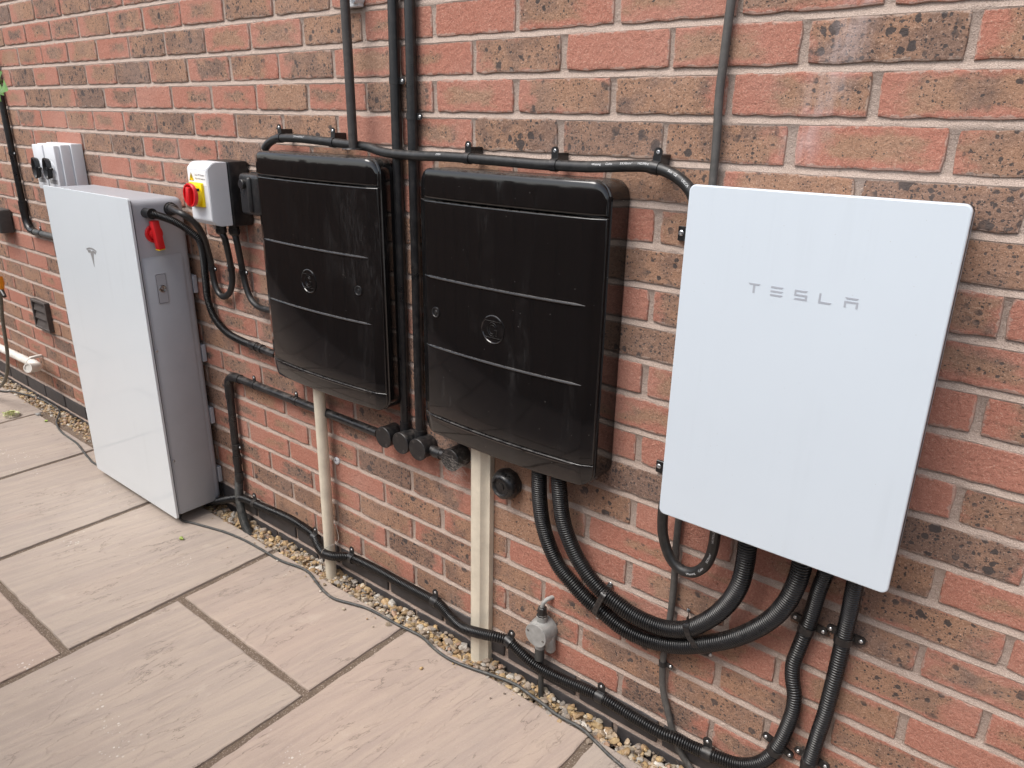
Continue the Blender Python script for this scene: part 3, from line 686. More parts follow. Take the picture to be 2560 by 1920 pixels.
# ================================================================== BLACK METER BOXES
def meter_box(x0, x1, z0, z1, zsplit, g1, g2, logo_x, logo_z, lock_x, lock_z, label):
    cx = (x0 + x1) / 2; w2 = (x1 - x0) / 2
    t_ = thing('meter_box', (cx, -.04, (z0 + z1) / 2), label, 'meter box', 'glossy black meter boxes on the brick wall')
    mb = MB()
    plate(mb, cx, (z0 + z1) / 2, w2, (z1 - z0) / 2, .034, -.002, -.066, .004, 8); mb.build('back_tray', 'gloss', t_, 14)
    def D(x, z):
        u = (x - cx) / w2; d = .079 + .015 * (1 - u * u)
        e = w2 - abs(x - cx)
        if e < .03: d -= (.03 - e) / .03 * .0105
        if z > zsplit: d -= ((z - zsplit) / (z1 - zsplit)) ** 2 * .004
        if z < z0 + .055: d -= ((z0 + .055 - z) / .055) ** 2 * .007
        return d
    def piece(name, za, zb, rt, rb_, bev, rows, nm=18):
        def ring(ins):
            hw = w2 - .004 - ins; top, bot = zb - ins, za + ins; out_t = []; out_b = []
            xs_ = [-hw + max(rt, rb_, .004) * (1 - math.cos(RAD(90) * k / 7)) for k in range(7)]
            c0 = -hw + max(rt, rb_, .004)
            brk = sorted(set([c0 + (-2 * c0) * k / nm for k in range(nm + 1)] + [-(w2 - .03), w2 - .03]))
            xs_ = [x for x in xs_ if x < c0 - 1e-6] + [x for x in brk if abs(x) <= -c0 + 1e-9]
            xs_ = xs_ + [-x for x in reversed(xs_) if -x > xs_[-1] + 1e-9]
            for x in xs_:
                def corner(r):
                    q = abs(x) - (hw - r)
                    return 0 if q <= 0 or r <= 0 else r - math.sqrt(max(0, r * r - q * q))
                out_t.append((cx + x, top - corner(max(rt - ins, 0)))); out_b.append((cx + x, bot + corner(max(rb_ - ins, 0))))
            return out_t, out_b
        vs = []; fs = []; rings = []
        n = None
        RG = [(0, -.014)] + [(bev * (1 - math.cos(RAD(15 * k_))), -bev * (1 - math.sin(RAD(15 * k_)))) for k_ in range(0, 7)]
        for ins, dy in RG:
            T, B = ring(ins); n = len(T); loop = T + list(reversed(B)); rings.append((len(vs), len(loop)))
            for x, z in loop: vs.append((x, -(D(x, z) + dy), z))
        Lp = rings[0][1]
        for q in range(len(RG) - 1):
            for i in range(Lp): fs.append((q * Lp + i, q * Lp + (i + 1) % Lp, (q + 1) * Lp + (i + 1) % Lp, (q + 1) * Lp + i))
        k0 = rings[-1][0]; T, B = ring(bev); prev = [k0 + i for i in range(n)]
        for rr in range(1, rows + 1):
            if rr == rows: cur = [k0 + Lp - 1 - i for i in range(n)]
            else:
                cur = []
                for i in range(n):
                    x = T[i][0]; z = T[i][1] + (B[i][1] - T[i][1]) * rr / rows; cur.append(len(vs)); vs.append((x, -D(x, z), z))
            for i in range(n - 1): fs.append((prev[i], prev[i + 1], cur[i + 1], cur[i]))
            prev = cur
        return MB().add(vs, fs).build(name, 'gloss', t_, 16.5)
    piece('top_fascia', zsplit + .0016, z1, .034, 0, .007, 10)
    zl = z0 + .052
    door = piece('door', zl + .0012, zsplit - .0016, 0, 0, .0024, 16)
    bot = piece('bottom_fascia', z0, zl - .0012, 0, .034, .0022, 6)
    # finger lip along the bottom of the door
    mb = MB(); path = [Vector((cx + x, -(D(cx + x, zl) + .0005), zl - .004)) for x in [(-.41 + .82 * k / 16) * 2 * w2 for k in range(17)]]
    tube(mb, path, [.002] + [.0042] * 15 + [.002], 8); mb.build('finger_lip', 'gloss', door, 40)
    for gz in (g1, g2):
        mb = MB(); path = [Vector((cx + x, -(D(cx + x, gz) + .0004), gz)) for x in [(-.455 + .885 * k / 20) * 2 * w2 for k in range(21)]]
        tube(mb, path, [.0006] + [.0029] * 19 + [.0006], 8); mb.build('rib', 'gloss', door, 25)
    d = D(logo_x, logo_z); c = Vector((logo_x, -d, logo_z)); nrm = Vector(((logo_x - cx) / w2 * .03 / w2 * 1.0, -1, 0)).normalized()
    mb = MB(); lathe(mb, c - nrm * .003, nrm, [(0, .0315), (.0042, .031), (.0048, .0295), (.0034, .0282), (.0034, .0275), (.0042, .0)], 36); bd = mb.build('badge', 'gloss', door, 30)
    mb = MB(); ax = ZA.cross(nrm).normalized() * -1; ax = Vector((1, 0, 0)) - nrm * nrm.x; ax.normalize(); o_ = c + nrm * .0016
    def bar(pts, r=.0006): tube(mb, [o_ + ax * x + ZA * z for x, z in pts], r, 6)
    bar([(-.0225, .018), (.0225, .018)]); bar([(-.0225, -.018), (.0225, -.018)])
    for r0 in (.0135, .0088):
        arc = [(r0 * math.cos(RAD(a_)) - .001, r0 * 1.08 * math.sin(RAD(a_))) for a_ in range(35, 330, 15)]
        bar(arc)
    bar([(.0095, .0078), (.0062, .005)]); bar([(.0035, -.0005), (.0112, -.0005), (.0112, -.0125), (.0085, -.0125)])
    mb.build('letter', 'gloss', bd, 30)
    d = D(lock_x, lock_z); c = Vector((lock_x, -d, lock_z)); nrm = Vector(((lock_x - cx) / w2 * .03 / w2, -1, 0)).normalized()
    mb = MB(); lathe(mb, c - nrm * .003, nrm, [(0, .0125), (.0048, .012), (.0052, .0105), (.0036, .0095), (.003, .0045), (.0046, .0035), (.0046, .001)], 24); mb.build('lock', 'black', door, 30)
    return t_
meter_box(-.772, -.284, .647, 1.262, 1.197, 1.031, .870, -.537, .946, -.712, .952, 'glossy black meter box with its lock at left, beside the white gateway')
meter_box(-1.392, -.902, .652, 1.273, 1.210, 1.045, .881, -1.160, .959, -.974, .961, 'glossy black meter box with its lock at right, beside the red switch')

# ================================================================== ISOLATOR WITH RED AND YELLOW ROTARY SWITCH
iX0, iX1, iZ0, iZ1 = -1.642, -1.532, 1.062, 1.236
iso = thing('isolator_switch', ((iX0 + iX1) / 2, -.06, 1.15), 'white and black isolator box with red and yellow rotary switch', 'switch')
mb = MB(); box(mb, (iX0, -.066, iZ0 - .004), (iX1 + .004, -.002, iZ1 + .002), .006, 2); mb.build('black_base', 'black', iso, 30)
mb = MB(); cx = (iX0 + iX1) / 2; hw = (iX1 - iX0) / 2; cz = (iZ0 + iZ1) / 2; hh = (iZ1 - iZ0) / 2
vs = []
for ix, iz, y in ((0, 0, -.0665), (0, 0, -.1), (.0, .003, -.112), (.0025, .016, -.1255), (.003, .018, -.127)):
    vs += [(cx + s_ * (hw - ix), y, cz + r_ * (hh - iz)) for s_, r_ in ((1, 1), (-1, 1), (-1, -1), (1, -1))]
fs = [(q * 4 + i, q * 4 + (i + 1) % 4, (q + 1) * 4 + (i + 1) % 4, (q + 1) * 4 + i) for q in range(4) for i in range(4)] + [(16, 17, 18, 19), (3, 2, 1, 0)]
bm = bmesh.new(); bvs = [bm.verts.new(v) for v in vs]; [bm.faces.new([bvs[i] for i in f]) for f in fs]; bmesh.ops.recalc_face_normals(bm, faces=bm.faces)
bmesh.ops.bevel(bm, geom=[e for e in bm.edges if e.calc_face_angle(0) > .3], offset=.0018, segments=2, affect='EDGES'); mb.bm(bm)
cvr = mb.build('white_cover', 'white', iso, 25)
for z in (iZ0 + .012, iZ1 - .012):
    mb = MB(); screw(mb, (cx - .004, -.117, z), YA, .004); mb.build('cover_screw', 'screw', cvr, 30)
fy = -.1272
mb = MB(); box(mb, (iX0 + .006, fy - .0003, iZ1 - .062), (iX1 - .012, fy + .001, iZ1 - .022)); lab = mb.build('warning_label', 'label', cvr, 0)
mb = MB(); tx, tz = iX0 + .024, iZ1 - .041
prism(mb, [(-.0115, -.0095), (.0115, -.0095), (0, .0115)], (tx, fy - .0004, tz), XA, ZA, .0003); tri = mb.build('warning_triangle', 'yellow', lab, 0)
mb = MB(); prism(mb, [(-.0005, .006), (.003, .006), (.0005, .0012), (.0035, .0012), (-.0012, -.0055), (.0004, -.001), (-.003, -.001)], (tx, fy - .0007, tz - .001), XA, ZA, .0003)
for p0, p1 in (((-.0115, -.0095), (.0115, -.0095)), ((.0115, -.0095), (0, .0115)), ((0, .0115), (-.0115, -.0095))):
    tube(mb, [Vector((tx + p0[0], fy - .0007, tz + p0[1])), Vector((tx + p1[0], fy - .0007, tz + p1[1]))], .0005, 4)
mb.build('warning_bolt', 'ink', tri, 0)
def text_geo(body, size):
    cu = bpy.data.curves.new('t', 'FONT'); cu.body = body; cu.size = size; cu.resolution_u = 2
    o = bpy.data.objects.new('t', cu); COL.objects.link(o); dg = bpy.context.evaluated_depsgraph_get(); me = o.evaluated_get(dg).to_mesh()
    vs = [v.co.copy() for v in me.vertices]; fs = [tuple(p.vertices) for p in me.polygons]
    o.evaluated_get(dg).to_mesh_clear(); bpy.data.objects.remove(o); bpy.data.curves.remove(cu); return vs, fs
def flat_text(mb, body, size, x, y, z):
    vs, fs = text_geo(body, size); mb.add([(x + v.x, y, z + v.y) for v in vs], fs)
mb = MB(); flat_text(mb, 'Solar PV System', .0075, iX0 + .043, fy - .0007, iZ1 - .037); flat_text(mb, 'Main AC Isolator', .0075, iX0 + .043, fy - .0007, iZ1 - .047)
flat_text(mb, 'Isolate here before working', .0035, iX0 + .012, fy - .0007, iZ1 - .058); mb.build('label_text', 'ink', lab, 0)
kc = P(492, 487, .135); kc = Vector((cx - .006, fy, kc.z))
mb = MB(); plate(mb, kc.x, kc.z, .033, .033, .004, fy + .001, fy - .007, .001, 3)
lathe(mb, kc, YA, [(.006, .0315), (.018, .0315), (.02, .03)], 32); yb = mb.build('yellow_base', 'yellow', iso, 30)
mb = MB(); lathe(mb, kc, YA, [(.018, .0315), (.026, .0325), (.0285, .031), (.0285, .0275), (.021, .0262), (.021, .0)], 36); rk = mb.build('red_dial', 'red', iso, 30)
mb = MB(); box(mb, kc + Vector((-.009, -.0335, -.0265)), kc + Vector((.007, -.019, .0215)), .0025, 2, rot=Matrix.Rotation(RAD(8), 3, 'Y'), piv=kc); mb.build('grip', 'red', rk, 30)
mb = MB(); box(mb, kc + Vector((.0225, -.0195, .012)), kc + Vector((.0305, -.012, .019)), .001, 1); mb.build('lock_hole', 'pwdark', yb, 0)
for gx, gy in ((P(553, 575, .05), .05), (P(586, 580, .035), .035)):
    mb = MB(); lathe(mb, (gx.x, -gy, iZ0 - .006), -ZA, [(0, .0155), (.012, .0155), (.013, .017), (.024, .0165), (.03, .0125)], 8); mb.build('cable_gland', 'black', iso, 20)

# black weatherproof spur box beside it
a = P(590, 432, .075); b_ = P(640, 535, .055)
jb = thing('spur_box', (-1.43, -.03, 1.15), 'small black rounded outlet box between the red switch and the meter box', 'electrical box')
jx0, jx1, jz0, jz1 = -1.485, -1.375, P(598, 533, .06).z, P(600, 432, .06).z
mb = MB(); box(mb, (jx0 + .004, -.03, jz0 + .003), (jx1 + .0, -.002, jz1 + .002), .004, 2); mb.build('back_plate', 'black', jb, 30)
mb = MB(); box(mb, (jx0, -.068, jz0), (jx1, -.0305, jz1), .012, 4); box(mb, (jx0 + .05, -.076, jz0 + .008), (jx0 + .066, -.06, jz1 - .008), .007, 3); mb.build('hinged_cover', 'black', jb, 40)
mb = MB(); lathe(mb, (jx0 + .026, -.067, jz1 - .028), YA, [(0, .014), (.008, .013), (.0095, .0115), (.0095, 0)], 24); mb.build('catch', 'black', jb, 30)

# ================================================================== FAR WHITE DOUBLE ISOLATOR
t_ = thing('double_isolator', (-2.68, -.05, 1.18), 'white twin isolator enclosure with two black knobs above the battery cabinet', 'switch')
fx0, fx1 = P(76, 357, .095).x, P(133, 361, .095).x; fz1 = P(76, 357, .095).z; fz0 = P(97, 473, .095).z
mb = MB(); box(mb, (fx0 + .0, -.042, fz0), (fx1 + .012, -.002, fz1 + .002), .003, 2); mb.build('back_box', 'white', t_, 30)
mb = MB(); box(mb, (fx0 + .002, -.075, fz0 + .002), (fx1 + .004, -.0422, fz1 - .001), .003, 2); mb.build('lid', 'white', t_, 30)
fw = (fx1 - fx0) / 2
for k in (0, 1):
    xa = fx0 + fw * k + .004
    mb = MB(); box(mb, (xa, -.095, fz0 + .004), (xa + fw - .01, -.073, fz1 - .004), .004, 2); md = mb.build('switch_module', 'white', t_, 30)
    mb = MB(); box(mb, (xa + .012, -.0956, fz0 + .03), (xa + fw - .026, -.0948, fz0 + .045)); mb.build('printed_mark', 'logod', md, 0)
    kx = P(86 if k == 0 else 113, 419 if k == 0 else 421, .11)
    kx = Vector((xa + fw / 2 - .006, -.095, kx.z))
    mb = MB(); lathe(mb, kx, YA, [(0, .028), (.003, .028), (.004, .026), (.006, .02), (.008, .0)], 28); kb = mb.build('knob_collar', 'white', md, 30)
    mb = MB()
    # crescent grip: a bar across a shallow dish
    pts = [(.039 * math.cos(RAD(a_)), .039 * math.sin(RAD(a_))) for a_ in range(0, 360, 15)]
    vs = []
    for (h_, r_, wx) in ((.005, .9, .5), (.019, 1, .56), (.023, .97, .52), (.021, .88, .42), (.012, .72, .3)):
        vs += [kx + Vector((x * r_ * wx, -h_, z * r_)) for x, z in pts]
    N = len(pts); mb.add(vs, [(q * N + i, q * N + (i + 1) % N, (q + 1) * N + (i + 1) % N, (q + 1) * N + i) for q in range(4) for i in range(N)] + [tuple(4 * N + i for i in range(N)), tuple(range(N))])
    box(mb, kx + Vector((-.03, -.016, -.004)), kx + Vector((.034, -.007, .004)), .002, 1); mb.build('knob', 'black', md, 40)

# ================================================================== CONDUITS, CABLES AND THEIR CLIPS
def trace(pts, step=.006): return catmull([P(*p) for p in pts], step)
def single_tube(name, path, r, mat, label, cat, group=None, seg=16):
    mb = MB(); tube(mb, path, r, seg); o = mb.build(name, mat, None, 40, path[0]); return tag(o, label, cat, group)
def printed(o, path, r, words, mat='print', size=.0062, a0=.25):
    L = [0.0]
    for a, b_ in zip(path, path[1:]): L.append(L[-1] + (b_ - a).length)
    for body, px, py in words:
        mb = MB()
        i0 = min(range(len(path)), key=lambda i: (pix(path[i])[0] - px) ** 2 + (pix(path[i])[1] - py) ** 2)
        s0 = L[i0]; vs, fs = text_geo(body, size); out = []
        for v in vs:
            s = s0 + v.x; j = i0
            while j < len(path) - 2 and L[j + 1] < s: j += 1
            u = (s - L[j]) / max(1e-9, L[j + 1] - L[j]); c = path[j].lerp(path[j + 1], u); T = (path[j + 1] - path[j]).normalized()
            n0 = (YA + ZA * .25); n0 = (n0 - T * n0.dot(T)).normalized(); b0 = n0.cross(T)
            if b0.dot(ZA.cross(YA).cross(T) if False else Vector((-T.z, 0, T.x))) < 0: b0 = -b0
            an = (v.y - size * .35) / r + a0; out.append(c + (n0 * math.cos(an) + b0 * math.sin(an)) * (r + .00025))
        mb.add(out, fs); mb.build('cable_print', mat, o, 0)
def strip(mb, p, q, wdir, w, th, nrm):     # flat strap from p to q
    vs = []
    for c in (p, q):
        for s_ in (-1, 1):
            for h in (0, th): vs.append(Vector(c) + wdir * (w / 2 * s_) + nrm * h)
    mb.add(vs, [(0, 1, 3, 2), (4, 6, 7, 5), (0, 4, 5, 1), (2, 3, 7, 6), (0, 2, 6, 4), (1, 5, 7, 3)])
def rounded_tab(mb, c, u, wdir, l, w, th, nrm):    # tongue starting at c, running along u, with a round end
    pts = [(0, -w / 2), (l, -w / 2)] + [(l + w / 2 * math.cos(RAD(a_)), w / 2 * math.sin(RAD(a_))) for a_ in range(-75, 90, 15)] + [(l, w / 2), (0, w / 2)]
    n = len(pts); vs = [c + u * x + wdir * y for x, y in pts] + [c + u * x + wdir * y + nrm * th for x, y in pts]
    mb.add(vs, [tuple(range(n)), tuple(range(n, 2 * n))] + [(i, (i + 1) % n, n + (i + 1) % n, n + i) for i in range(n)])
def clip(path, px, py, r, label, side=1, w=.011, mat='black', cat='cable clip', group='black cable clips', block=True, name='cable_clip', l=.013, up=None):
    i = min(range(1, len(path) - 1), key=lambda i: (pix(path[i])[0] - px) ** 2 + (pix(path[i])[1] - py) ** 2)
    c = path[i]; T = (path[i + 1] - path[i - 1]); T = Vector((T.x, 0, T.z)).normalized()
    U = Vector((-T.z, 0, T.x));
    if up is None: U = U if (U.z > 0) == (side > 0) or abs(U.z) < .3 and (U.x > 0) == (side > 0) else -U
    else: U = U if U.dot(Vector(up)) > 0 else -U
    dw = -c.y
    o = thing(name, (c.x, -.001, c.z), label, cat, group)
    mb = MB(); tube(mb, [c - T * w / 2, c + T * w / 2], r + .0016, 18); mb.build('band', mat, o, 35)
    mb = MB(); yo = max(.004, dw - .002)
    e = Vector((c.x, -yo, c.z)) + U * (r - .001)
    rounded_tab(mb, e, U, T, l, w, .0022, YA)
    if block and yo > .006:     # spacer block behind the tab
        vs8 = [Vector((c.x, -yy, c.z)) + T * (sw_ * w * .42) + U * hh_ for sw_ in (-1, 1) for hh_ in (r * .4, r + l * .7) for yy in (.0012, yo)]
        mb.add(vs8, [(0, 1, 3, 2), (4, 6, 7, 5), (0, 4, 5, 1), (2, 3, 7, 6), (0, 2, 6, 4), (1, 5, 7, 3)])
    mb.build('tab', mat, o, 35)
    mb = MB(); screw(mb, e + U * l + YA * .0018, YA, .0036); mb.build('screw', 'screw', o, 30)
    return o
def saddle(path, px, py, r, label, w=.014, group='black conduit saddles'):
    i = min(range(1, len(path) - 1), key=lambda i: (pix(path[i])[0] - px) ** 2 + (pix(path[i])[1] - py) ** 2)
    c = path[i]; T = (path[i + 1] - path[i - 1]); T = Vector((T.x, 0, T.z)).normalized(); U = Vector((-T.z, 0, T.x))
    o = thing('conduit_saddle', (c.x, -.001, c.z), label, 'conduit saddle', group)
    mb = MB(); tube(mb, [c - T * w / 2, c + T * w / 2], r + .0018, 20); mb.build('band', 'black', o, 35)
    for s_ in (-1, 1):
        mb = MB(); e = Vector((c.x, -.003, c.z)) + U * s_ * (r - .002); rounded_tab(mb, e, U * s_, T, .014, .015, .005, YA); tb = mb.build('tab', 'black', o, 35)
        mb = MB(); screw(mb, e + U * s_ * .014 + YA * .005, YA, .0036); mb.build('screw', 'screw', tb, 30)
    return o

# --- heavy cable along the top
topc = trace([(662, 372, .034), (672, 358, .034), (695, 346, .036), (745, 346, .038), (802, 352, .038), (872, 361, .036), (918, 367, .036), (962, 381, .038), (1034, 389, .040), (1121, 392, .040), (1236, 401, .038), (1338, 410, .038), (1388, 413, .038), (1473, 417, .038), (1574, 415, .038), (1625, 417, .038), (1668, 429, .038), (1702, 450, .040), (1727, 478, .042), (1744, 520, .045)])
oc = single_tube('armoured_cable', topc, .0105, 'cable', 'thick black printed cable running over both meter boxes to the gateway', 'cable')
printed(oc, topc, .0105, [('Wasung', 1484, 408), ('Cable', 1520, 408), ('3X10mm²', 1558, 409), ('HO7RN-F', 1598, 411), ('Eca', 1672, 430), ('CE', 1690, 442), ('UKCA', 1706, 456), ('2MIN', 1096, 389), ('2MIN HO7RN-F', 740, 340)])
for px, py, lb in ((700, 345, 'black cable clip above the left end of the left meter box'), (831, 354, 'black cable clip just left of the brown pipe'), (1172, 396, 'black cable clip above the left half of the right meter box'),
                   (1387, 413, 'black cable clip above the middle of the right meter box'), (1638, 418, 'black cable clip where the thick cable bends down to the gateway')):
    clip(topc, px, py, .0105, lb, 1, .016, up=(0, 0, 1), l=.017)

# --- upright conduits
def upright(p0, p1, d, zt, extra=0):
    a, b_ = P(*p0, d), P(*p1, d); k = (a - b_) / (a.z - b_.z); top = a + k * (zt - a.z); return [b_, a, top] if extra == 0 else [b_, top]
p1 = resample(upright((982, 0), (1014, 1080), .0145, 2.6), .05); p1 = [Vector((q.x, -.0145, q.z)) for q in p1]
p2 = resample(upright((1024, 0), (1051, 1100), .0145, 2.6), .05)
t1 = thing('conduit_pipe', p1[0], 'black upright conduit pipe, left of the pair between the meter boxes', 'pipe', 'upright black conduit pipes')
mb = MB(); tube(mb, p1, .0122, 18); mb.build('pipe', 'black', t1, 40)
mb = MB(); tube(mb, [p1[0], p1[0] + ZA * .03], .0142, 18); mb.build('socket', 'black', t1, 40)
t2 = thing('conduit_pipe', p2[0], 'black upright conduit pipe, right of the pair, partly behind the right meter box', 'pipe', 'upright black conduit pipes')
mb = MB(); tube(mb, p2, .0122, 18); mb.build('pipe', 'black', t2, 40)
mb = MB(); tube(mb, [p2[0], p2[0] + ZA * .03], .0142, 18); mb.build('socket', 'black', t2, 40)
clip(p1, 992, 194, .0122, 'black saddle clip on the left upright conduit near the top', 1, .014, block=False, up=(1, 0, 0), l=.012)
clip(p2, 1031, 262, .0122, 'black saddle clip on the right upright conduit above the cable', 1, .014, block=False, up=(1, 0, 0), l=.012)
pb = resample(upright((862, 0), (884, 374), .05, 2.6), .05)
tb_ = thing('brown_pipe', pb[0], 'slim brown-black pipe dropping into the top of the left meter box', 'pipe')
mb = MB(); tube(mb, pb, .0108, 18); mb.build('pipe', 'brownpipe', tb_, 40)
mb = MB(); lathe(mb, pb[0] + ZA * .001, ZA, [(0, .027), (.002, .026), (.003, .0115)], 24); mb.build('sealing_flange', 'black', tb_, 30)

# --- thin cable above and below the gateway
thin = [P(*q) for q in ((1782, 455, .012), (1798, 240, .012), (1828, 0, .012))]
top = thin[-1] + (thin[-1] - thin[-2]).normalized() * 1.0
low = [P(*q) for q in ((1735, 1935, .012), (1719, 1910, .012), (1699, 1878, .012), (1684, 1837, .012), (1672, 1790, .012), (1660, 1740, .012), (1656, 1700, .012), (1658, 1645, .012), (1667, 1590, .012), (1676, 1540, .012), (1684, 1470, .012), (1690, 1385, .012), (1696, 1306, .012))]
low = [low[0] + Vector((.02, 0, -.06))] + low
pth = catmull(low + thin + [top], .012)
single_tube('thin_cable', pth, .0072, 'greycable', 'thin weathered grey-black cable passing behind the gateway down to the gravel', 'cable', None, 12)
clip(pth, 1660, 1655, .0072, 'thin black cable clip with brass screw below the two large hoses', 1, .012, up=(1, 0, 0), l=.012, block=False)

# --- cable loop under the gateway
loop = catmull([P(1661, 1255, .055)] + [P(*q) for q in ((1657, 1288, .055), (1657, 1331, .052), (1665, 1368, .05), (1679, 1400, .05), (1703, 1424, .05), (1732, 1431, .05), (1759, 1418, .05), (1777, 1389, .052), (1785, 1358, .055), (1789, 1330, .058), (1794, 1290, .06))], .005)
ol = single_tube('cable_loop', loop, .0105, 'cable', 'thick black printed cable hanging in a U loop under the gateway', 'cable')
printed(ol, loop, .0105, [('Wasung', 1724, 1428), ('Cable', 1752, 1421), ('3X10mm²', 1770, 1398), ('HO7RN-F', 1786, 1352)], a0=-.1)

# --- flexible hoses
def hose(name, path, r, label, group, pitch=.0046, mat='flex'):
    mb = MB(); corr(mb, path, r, pitch); o = mb.build(name, mat, None, 60, path[0]); return tag(o, label, 'hose', group)
HG = 'corrugated black hoses'
hL = trace([(1349, 1165, .05), (1348, 1187, .05), (1349, 1245, .046), (1356, 1303, .042), (1372, 1360, .036), (1397, 1415, .032), (1431, 1458, .030), (1468, 1498, .028), (1507, 1530, .027), (1547, 1563, .027), (1591, 1588, .027), (1641, 1605, .028), (1699, 1614, .03), (1761, 1610, .032), (1822, 1599, .036), (1880, 1577, .042), (1931, 1545, .05), (1967, 1505, .056), (1990, 1460, .06), (2003, 1420, .062), (2010, 1375, .062)])
hR = trace([(1396, 1180, .05), (1397, 1205, .05), (1401, 1252, .047), (1408, 1303, .044), (1424, 1353, .04), (1446, 1400, .036), (1475, 1444, .034), (1507, 1480, .034), (1544, 1509, .034), (1583, 1537, .034), (1627, 1559, .034), (1670, 1572, .034), (1714, 1573, .036), (1753, 1559, .04), (1793, 1534, .046), (1826, 1501, .052), (1849, 1462, .058), (1861, 1418, .06), (1868, 1368, .062), (1872, 1330, .062)])
hose('corrugated_hose', hL, .0178, 'large corrugated black hose, outer one of the pair curving from meter box to gateway', HG, .0054)
hose('corrugated_hose', hR, .0178, 'large corrugated black hose, inner one of the pair curving from meter box to gateway', HG, .0054)
h2 = resample([P(2142, 1440, .06), P(2136, 1461, .055), P(2129, 1509, .04), P(2116, 1562, .025), P(2106, 1606, .022), P(2095, 1659, .02), P(2078, 1726, .02), P(2062, 1786, .02), P(2043, 1842, .02), P(2026, 1898, .02), P(2010, 1950, .02), P(2010, 1950, .02) + Vector((-.012, 0, -.28))], .004)
h2 = catmull(h2[::12] + [h2[-1]], .004)
hose('corrugated_hose', h2, .0142, 'straight corrugated black hose running down at the far right below the gateway', HG, .0056)
base = [(2066, 1420, .055), (2062, 1438, .05), (2047, 1476, .04), (2032, 1524, .028), (2017, 1569, .022), (1998, 1618, .02), (1983, 1659, .02), (1981, 1696, .02), (1986, 1737, .02), (1982, 1775, .02), (1968, 1816, .02), (1949, 1857, .02), (1926, 1888, .021), (1893, 1908, .022), (1850, 1911, .022), (1812, 1900, .022), (1769, 1883, .022), (1730, 1867, .022), (1685, 1845, .026), (1652, 1832, .028), (1584, 1793, .024), (1516, 1750, .022), (1467, 1725, .022), (1403, 1697, .025), (1358, 1675, .03), (1327, 1654, .034), (1297, 1627, .034), (1270, 1602, .036), (1234, 1591, .052), (1191, 1581, .058), (1154, 1568, .05), (1126, 1543, .034), (1097, 1510, .024), (1053, 1485, .022), (999, 1456, .022), (945, 1426, .022), (890, 1399, .024), (866, 1392, .034), (836, 1391, .052), (813, 1385, .056), (800, 1373, .05), (792, 1357, .04), (786, 1341, .026), (775, 1330, .022), (755, 1316, .022), (728, 1299, .022), (692, 1282, .022), (665, 1271, .022), (643, 1261, .022), (621, 1251, .022), (606, 1246, .024), (590, 1245, .028), (565, 1249, .034), (540, 1254, .04), (520, 1256, .045)]
hb = trace(base, .005)
hose('corrugated_hose', hb, .0140, 'long corrugated black hose snaking along the wall base from gateway to battery', HG, .0056)
saddle(h2, 2110, 1599, .0142, 'black conduit saddle, upper one on the straight far right hose')
saddle(h2, 2024, 1905, .0142, 'black conduit saddle, lowest at the bottom edge on the straight hose')
saddle(hb, 2015, 1567, .0140, 'black conduit saddle, upper one on the curving hose below the gateway')
saddle(hb, 1937, 1873, .0140, 'black conduit saddle where the curving hose bends toward the wall base')
for px, py, lb in ((1501, 1741, 'black upright clip on the base hose, right of the grey junction box'), (1271, 1602, 'black upright clip on the base hose just right of the wide cream duct'), (1088, 1504, 'black upright clip on the base hose left of the wide cream duct'),
                   (878, 1394, 'black upright clip on the base hose right of the round cream pipe'), (787, 1343, 'black upright clip on the base hose left of the round cream pipe'), (639, 1259, 'black upright clip on the base hose nearest the battery cabinet'), (1771, 1884, 'black upright clip on the base hose at the bottom edge')):
    clip(hb, px, py, .0140, lb, 1, .02, up=(0, 0, 1), l=.017, block=False, group='upright clips on the base hose')
# perforated straps over the pair of hoses
def strap(points, label):
    pts = [P(*q) for q in points]; o = thing('perforated_strap', pts[0], label, 'strap', 'perforated black straps')
    path = catmull(pts, .004); mb = MB(); n = len(path); vs = []
    for i, p in enumerate(path):
        T = (path[min(i + 1, n - 1)] - path[max(i - 1, 0)]).normalized(); W = T.cross(YA).normalized(); N = W.cross(T)
        if N.dot(YA) < 0: N = -N
        for s_ in (-1, 1):
            for h in (0, .0014): vs.append(p + W * .0062 * s_ + N * h)
    fs = []
    for i in range(n - 1):
        a = i * 4; b2 = a + 4; fs += [(a, b2, b2 + 1, a + 1), (a + 2, a + 3, b2 + 3, b2 + 2), (a, a + 2, b2 + 2, b2), (a + 1, b2 + 1, b2 + 3, a + 3)]
    mb.add(vs, fs); sb = mb.build('band', 'black', o, 40)
    for i in range(2, n - 1, 3):
        mb = MB(); T = (path[min(i + 1, n - 1)] - path[i - 1]).normalized(); W = T.cross(YA).normalized(); N = W.cross(T); N = N if N.dot(YA) > 0 else -N
        lathe(mb, path[i] + N * .0012, N, [(0, .0024), (.0004, .0024), (.0004, 0)], 10); mb.build('hole', 'pwdark', sb, 0)
    for q in (points[0], points[-1]):
        mb = MB(); screw(mb, P(*q) + YA * .001, YA, .0042); mb.build('screw', 'screw', o, 30)
strap([(1527, 1458, .004), (1522, 1472, .012), (1515, 1478, .04), (1505, 1490, .0545), (1496, 1508, .050), (1490, 1521, .048), (1486, 1535, .04), (1494, 1543, .004)], 'black perforated strap holding the hose pair on its left curve')
strap([(1722, 1525, .004), (1722, 1545, .03), (1716, 1560, .052), (1716, 1575, .0555), (1722, 1592, .051), (1732, 1606, .050), (1742, 1622, .044), (1752, 1630, .02), (1776, 1636, .004)], 'black perforated strap holding the hose pair at its lowest point')

